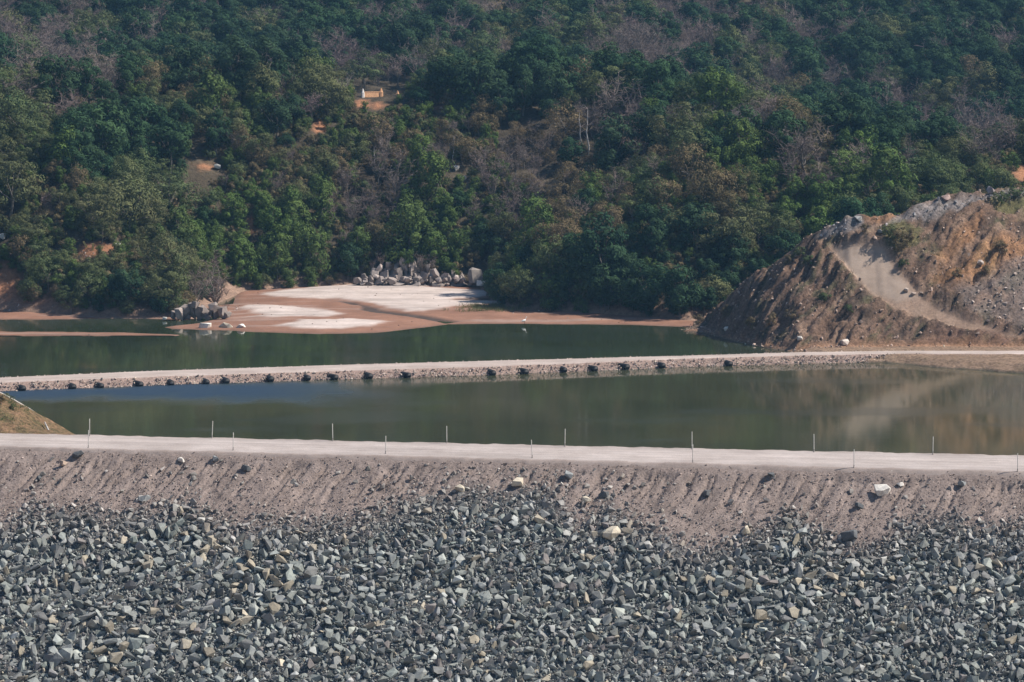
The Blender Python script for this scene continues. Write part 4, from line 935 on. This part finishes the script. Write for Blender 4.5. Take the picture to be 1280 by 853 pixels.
# a fringe of bushes along the foot of the bluff
for i in range(len(foot) - 1):
    a_, b_ = foot[i], foot[i + 1]; ln_ = np.hypot(*(b_ - a_))
    for k_ in range(int(ln_ / (.45 if b_[0] < -52 else .9))):
        q_ = a_ + (b_ - a_) * random.random(); x, y = q_[0] + random.uniform(-.6, .6), q_[1] + random.uniform(-.8, 8 if q_[0] < -52 else 3)
        z = float(terr(np.array(x), np.array(y))); u_, v_ = PROJ(np.array((x, y, z)))
        if abs(x) > 110 or (u_ > 905): continue
        k = pick_kind(u_, v_ - 15, False, x, y); k = 'olive' if k == 'pale' else k; sc_ = random.uniform(.22, .55) * (1.25 if u_ > 640 or u_ < 235 else 1); hh, ww = CH[k]
        if not blocked(u_, v_, ww * sc_ * 7, hh * sc_ * 7) and random.random() < (1 if u_ > 630 or u_ < 235 else .55): forest.append((None, k, random.randrange(4), np.array((x, y, z - .2)), sc_, random.uniform(0, 6.28)))
for px, py in [(450, 346), (466, 338), (479, 331), (490, 330), (503, 327), (514, 325), (527, 333), (541, 338), (555, 341), (569, 346), (583, 348), (495, 340), (530, 344)]:
    forest.append((None, random.choice(('shrub', 'shrub', 'green', 'bare')), random.randrange(4), D(px + random.uniform(-3, 3), py + 4, 577.6), random.uniform(.32, .5), random.uniform(0, 6.28)))
# the 255 largest and nearest of the bluff stay single trees; the others join the wood
auto.sort(key=lambda t_: -(CH[t_[1]][1] * t_[4] * (1.25 if t_[3][1] - yfoot(t_[3][0]) < 30 else 1)))
single, rest = auto[:255], auto[255:]; forest += rest
# labels that point at one tree: its kind, and its rank by nearness to a landmark on one side of it
LM = [('the ruined wall', 475, 120), ('the pale rock outcrop', 510, 340), ('the huge spreading olive tree', 160, 280), ('the huge darkest tree', 130, 190), ('the dead white trunks', 731, 180), ('the lime yellow-green tree', 882, 160), ('the bare mound', 1000, 300), ('the large bare riverside tree', 270, 370), ('the orange clearing', 262, 210), ('the tall green column', 390, 320), ('the narrow red sand strip', 760, 395), ('the big dark ridge tree', 1102, 190)]
buck = {}
for it in single:
    a, b_ = PROJ(it[3]); b_ -= 12; best = min(LM, key=lambda l: math.hypot(a - l[1], (b_ - l[2]) * 1.2)); dx, dy = a - best[1], b_ - best[2]
    rel = ('left of' if dx < 0 else 'right of') if abs(dx) > abs(dy) else ('above' if dy < 0 else 'below')
    buck.setdefault((it[1], rel, best[0]), []).append((math.hypot(dx, dy), it))
RANK = ['', 'second', 'third', 'fourth', 'fifth', 'sixth', 'seventh', 'eighth', 'ninth', 'tenth', 'eleventh', 'twelfth', 'thirteenth', 'fourteenth', 'fifteenth', 'sixteenth', 'seventeenth', 'eighteenth', 'nineteenth', 'twentieth']
for (k, rel, nm), L_ in buck.items():
    L_.sort(key=lambda z_: z_[0])
    for j, (_, it) in enumerate(L_):
        lab = f'{KW[k]} {rel} {nm}' + ((', nearest' if j == 0 else f', {RANK[min(j, 19)]} nearest') if len(L_) > 1 else '')
        TREES.append((lab,) + it[1:])
NAME = dict(dark='broadleaf_tree', olive='acacia_tree', green='vine_draped_tree', dry='dry_leaved_tree', bare='bare_tree', pale='bare_tree', snag='dead_tree', lime='lime_green_tree')
for lab, k, vi, p, sc_, rz_ in TREES:
    tm, cm_, _ = PROTO[k][vi % len(PROTO[k])]
    r = bpy.data.objects.new(NAME[k], None); COL.objects.link(r); r.location = p; r.rotation_euler = (0, 0, rz_); r.scale = (sc_ * random.uniform(.92, 1.1), sc_ * random.uniform(.92, 1.1), sc_)
    tag(r, lab, 'tree', 'trees on the wooded bluff'); obj('trunk', tm, r); obj('crown', cm_, r)
# everything else that grows on the hills: one wood, its trees set out by geometry nodes
order = ['dark', 'olive', 'green', 'dry', 'bare', 'pale', 'shrub']
fcol = bpy.data.collections.new('forest_trees'); idx = {}
for a, k in enumerate(order):
    for j in range(4):
        o = bpy.data.objects.new(f'wood_{a}{j}', PROTO[k][j][2]); fcol.objects.link(o); idx[k, j] = a * 4 + j
fm = bpy.data.meshes.new('forest'); fm.from_pydata([tuple(t_[3]) for t_ in forest], [], [])
for nm, ty, vals in (('pick', 'INT', [idx[t_[1], t_[2] % 4] for t_ in forest]), ('size', 'FLOAT', [t_[4] for t_ in forest]), ('turn', 'FLOAT', [t_[5] for t_ in forest])):
    at = fm.attributes.new(nm, ty, 'POINT'); at.data.foreach_set('value', vals)
def instancer(name, me, coll):
    o = obj(name, me, kind='stuff'); g = bpy.data.node_groups.new(name + '_nodes', 'GeometryNodeTree')
    g.interface.new_socket('Geometry', in_out='INPUT', socket_type='NodeSocketGeometry'); g.interface.new_socket('Geometry', in_out='OUTPUT', socket_type='NodeSocketGeometry')
    gi, go = g.nodes.new('NodeGroupInput'), g.nodes.new('NodeGroupOutput'); ci = g.nodes.new('GeometryNodeCollectionInfo'); ci.inputs['Collection'].default_value = coll; ci.inputs['Separate Children'].default_value = True; ci.inputs['Reset Children'].default_value = True
    ip = g.nodes.new('GeometryNodeInstanceOnPoints'); ip.inputs['Pick Instance'].default_value = True
    def at(n_, ty):
        x_ = g.nodes.new('GeometryNodeInputNamedAttribute'); x_.data_type = ty; x_.inputs['Name'].default_value = n_; return x_.outputs['Attribute']
    cv = g.nodes.new('ShaderNodeCombineXYZ'); g.links.new(at('turn', 'FLOAT'), cv.inputs[2])
    g.links.new(gi.outputs[0], ip.inputs['Points']); g.links.new(ci.outputs[0], ip.inputs['Instance']); g.links.new(at('pick', 'INT'), ip.inputs['Instance Index'])
    g.links.new(cv.outputs[0], ip.inputs['Rotation']); g.links.new(at('size', 'FLOAT'), ip.inputs['Scale']); g.links.new(ip.outputs[0], go.inputs[0])
    md = o.modifiers.new('grow', 'NODES'); md.node_group = g; return o
instancer('forest', fm, fcol)

# dry shrubs on the mound
def shrub(p, sc_, lab, group, k='shrub'):
    tm, cm_, _ = PROTO[k][random.randrange(4)]
    r = bpy.data.objects.new('shrub', None); COL.objects.link(r); r.location = p; r.rotation_euler = (0, 0, random.uniform(0, 6.28)); r.scale = (sc_ * random.uniform(.9, 1.3), sc_ * random.uniform(.9, 1.3), sc_)
    tag(r, lab, 'shrub', group); obj('stem', tm, r); obj('foliage', cm_, r)
GS = 'shrubs on the bare mound'
for px, py, sc_, lab in [(1112, 300, 1.0, 'olive shrub at the upper left of the green patch on the mound'), (1122, 306, 1.1, 'olive shrub in the middle of the green patch on the mound'), (1134, 300, .9, 'olive shrub at the right of the green patch on the mound'), (1126, 316, .8, 'olive shrub at the bottom of the green patch beside the track'), (1250, 256, .9, 'olive shrub under the grey crest near the right edge'), (1268, 254, 1.0, 'olive shrub below the grey crest at the far right'),
    (1000, 322, .8, 'yellowish shrub on the left flank of the mound, upper of two'), (1008, 336, .8, 'yellowish shrub on the left flank of the mound, lower of two'), (985, 330, .7, 'dark shrub on the left rim of the mound'), (1082, 290, .6, 'dry brown shrub at the head of the track'), (1130, 338, .6, 'dark shrub at the right edge of the track'), (1030, 380, .7, 'dark shrub midway down the left flank'), (990, 400, .7, 'dry shrub low on the left flank'), (940, 412, .9, 'dry shrub near the tip of the mound'), (965, 405, .8, 'dry grey shrub above the water on the mound tip'), (1060, 395, .6, 'dry shrub below the track on the left flank'), (1250, 318, 1.0, 'dark shrub on the steep brown face at right'), (1232, 345, .7, 'green-grey shrub on the scree at right'), (1195, 345, .6, 'dark shrub on the orange streaked face'), (910, 396, .9, 'dry shrub on the left foot of the mound'), (872, 406, .8, 'dry tuft at the very tip of the mound')]:
    p = hit(px, py, mound_z, 440, 530)
    if p is not None: shrub(p - np.array((0, 0, .15)), sc_, lab, GS)
# dry grass: tufts on the mound, the little bank and the reeds on the sand
gv = []
def tuft(c, n_, h_, spread):
    for _ in range(n_):
        a = random.uniform(0, 6.28); b0 = np.array(c) + np.array((random.gauss(0, spread), random.gauss(0, spread), -.04)); t_ = b0 + np.array((random.gauss(0, h_ * .35), random.gauss(0, h_ * .35), h_ * random.uniform(.5, 1.1))); w = np.array((math.cos(a), math.sin(a), 0)) * .035
        gv.append((b0 - w, b0 + w, t_))
for i in range(2600):
    x = random.uniform(24, 84); y = random.uniform(455, 500); j, k_ = int((x - 22) / .27), int((y - 424) / .27)
    if onm[j, k_] > .5 and tk[j, k_] < .2 and random.random() < .55 - .5 * SCREE[j, k_] + .4 * ribs[j, k_]: tuft((x, y, HZ[j, k_]), 10, .45, .3)
mg = np.array(gv).reshape(-1, 3); obj('mound_grass', mesh('mound_grass', mg, np.arange(len(mg)).reshape(-1, 3), [M['dry']], False, {'var': np.clip(rng.normal(.5, .2, len(mg)), 0, 1)}), kind='stuff')
gv.clear()
for i in range(1700):
    x = random.uniform(-70, -47); y = random.uniform(345, 353); z = bank_z(x, y)
    if z > DZ + .05 and fbm(x / 1.5, y / 1.5, 270, 3) + random.gauss(0, .12) > .12: tuft((x, y, z), 9, .28, .22)
mg = np.array(gv).reshape(-1, 3); obj('bank_grass', mesh('bank_grass', mg, np.arange(len(mg)).reshape(-1, 3), [M['olive']], False, {'var': np.clip(rng.normal(.6, .2, len(mg)), 0, 1)}), kind='stuff')
gv.clear()
for i in range(240):
    p = W(random.gauss(612, 22), random.uniform(381, 390.5), .7); tuft(p, 10, .7, .35)
mg = np.array(gv).reshape(-1, 3); obj('reeds', mesh('reeds', mg, np.arange(len(mg)).reshape(-1, 3), [M['olive']], False, {'var': np.clip(rng.normal(.6, .2, len(mg)), 0, 1)}), kind='stuff')
for px, py, sc_, lab in [(16, 512, .35, 'small green shrub on the grassy bank beside the road end'), (2, 532, .4, 'olive shrub low on the grassy bank at the road end')]:
    p = D(px, py, 349.5); p[2] = bank_z(p[0], p[1]); shrub(p, sc_, lab, 'shrubs on the grassy bank')

# ------------------------------------------------------------------ ruin on the ridge and small things in the clearings
def box(b, c, s):
    c, s = np.array(c), np.array(s) / 2; V = [c + s * np.array(k_) for k_ in ((-1, -1, -1), (1, -1, -1), (1, 1, -1), (-1, 1, -1), (-1, -1, 1), (1, -1, 1), (1, 1, 1), (-1, 1, 1))]
    b.add(V, [(0, 3, 2, 1), (4, 5, 6, 7), (0, 1, 5, 4), (1, 2, 6, 5), (2, 3, 7, 6), (3, 0, 4, 7)])
def bx(name, c, s, mat, parent): b = Build(); box(b, c, s); return obj(name, mesh(name, *b.arrays(), [M[mat]]), parent)
def pillar(parent, c, w, h_, mat, tip):
    b = Build(); z = c[2]; rings = [(0, w), (h_ * .55, w * .92), (h_ * .6, w * 1.05), (h_ * .66, w * .8), (h_, w * tip)]
    b.tube([(c[0], c[1], z + a) for a, _ in rings], [r_ * .62 for _, r_ in rings], 6); return obj('pillar', mesh('pillar', *b.arrays(), [M[mat]]), parent)
rp0 = hit(465, 121.5, terr, 590, 760, .5); rp0 = rp0 if rp0 is not None else D(465, 121.5, 640)
rw = tag(bpy.data.objects.new('ruined_wall', None), 'low orange brick ruin with one white and one orange end pillar on the wooded ridge', 'ruin'); COL.objects.link(rw); rw.location = rp0; rw.rotation_euler = (0, 0, .62); rw.scale = (1.2, 1, 1.15)
k6 = rp0[1] / FPX
bx('wall', (0, 0, .2), (21 * k6, .4, 1.5), 'brick', rw); bx('coping', (0, 0, 1.0), (20 * k6, .5, .14), 'brick', rw)
pillar(rw, (-11.5 * k6, -.1, -.3), .55, 2.0, 'plaster', .25); pillar(rw, (11 * k6, -.1, -.3), .7, 2.0, 'brick', .3)
for px, py, h_, mat, lab in [(497, 122.5, 2.1, 'brick', 'pointed orange pillar standing apart right of the ruined wall')]:
    p = D(px, py, rp0[1] + .5); r = tag(bpy.data.objects.new('stone_pillar', None), lab, 'pillar'); COL.objects.link(r); r.location = p; pillar(r, (0, 0, -.4), .75, h_, mat, .15); b = Build(); box(b, (0, 0, -.4), (1.1, 1, .5)); obj('plinth', mesh('plinth', *b.arrays(), [M['brick']]), r)
boulder('boulder', 990, D(510, 125, rp0[1] - .5), 1.1, WHT, 'white block lying right of the pointed orange pillar', 'pale rocks in the woods', (1, .7, .55), (0, 0, .2), 'rock', .8)
for i, (px, py, sz, lab, c) in enumerate([(272, 212, 1.6, 'white rock in the orange clearing on the bluff', WHT), (3, 300, 1.7, 'white rock among trees at the far left', WHT), (148, 309, 1.3, 'white rock on red soil in the small left clearing', WHT), (570, 214, 1.5, 'pale rock high on the bluff in the thicket', (.5, .47, .45)), (577, 227, 2.0, 'long pale rock slab on the bluff below another', (.45, .42, .4)), (552, 138, 1.2, 'pinkish stone on the ridge right of the ruin', (.5, .36, .3))]):
    p = hit(px, py, terr, 505, 800, .5); p = D(px, py, 600) if p is None else p
    boulder('boulder', 960 + i, p + np.array((0, -.4, sz * .2)), sz, c, lab, 'pale rocks in the woods', (1, .7, .7), None, 'rock', .6)
for px, py, an, lab in [(108.5, 307, -.5, 'yellow board leaning in the small clearing, left of two'), (116, 310, .05, 'yellow board standing upright in the small clearing, right of two')]:
    p = hit(px, py + 3, terr, 505, 700, .5); p = D(px, py + 3, 560) if p is None else p
    b = Build(); box(b, (0, 0, .5), (.3, .08, 1.3)); box(b, (0, .06, .5), (.12, .06, .9)); o = obj('wooden_board', mesh('wooden_board', *b.arrays(), [M['yellow']]), None, p, lab, 'board', 'yellow boards in the clearing'); o.rotation_euler = (.1, an, .1)
# white egret wading at the edge of the red sand
p = W(655.5, 406.2, WU); b = Build()
eg = bpy.data.objects.new('egret', None); COL.objects.link(eg); eg.location = p; eg.rotation_euler = (0, 0, .5); eg.scale = (1.25,) * 3; tag(eg, 'white egret wading at the edge of the narrow red sand strip', 'bird')
b.tube([(-.42, 0, .42), (-.3, 0, .5), (-.1, 0, .56), (.08, 0, .6), (.17, 0, .66), (.16, 0, .78), (.22, 0, .9), (.27, 0, .98), (.34, 0, .98), (.4, 0, .965)], [.01, .08, .13, .11, .05, .03, .028, .045, .03, .012], 8)
obj('body', mesh('egret_body', *b.arrays(), [M['feather']], True), eg)
b = Build(); b.tube([(.39, 0, .967), (.56, 0, .93)], [.014, .003], 5); obj('bill', mesh('egret_bill', *b.arrays(), [M['yellow']]), eg)
for sgn in (-1, 1):
    b = Build(); b.tube([(-.02, sgn * .05, .5), (.03, sgn * .05, .25), (0, sgn * .05, -.05)], [.016, .012, .012], 5); obj('leg', mesh('egret_leg', *b.arrays(), [M['pipe']]), eg)

# ------------------------------------------------------------------ air
hz, tz, oz = nt('haze_air')
vol = N(tz, 'ShaderNodeVolumePrincipled'); vol.inputs['Color'].default_value = (.30, .62, 1, 1); vol.inputs['Density'].default_value = .00009; vol.inputs['Anisotropy'].default_value = .1
tz.links.new(vol.outputs[0], oz.inputs['Volume'])
b = Build(); top_z = float(GZ.max()) + 25; box(b, (0, 1300, (top_z - 24) / 2), (3100, 2900, top_z + 24))
obj('haze', mesh('haze', *b.arrays(), [hz]), kind='stuff')
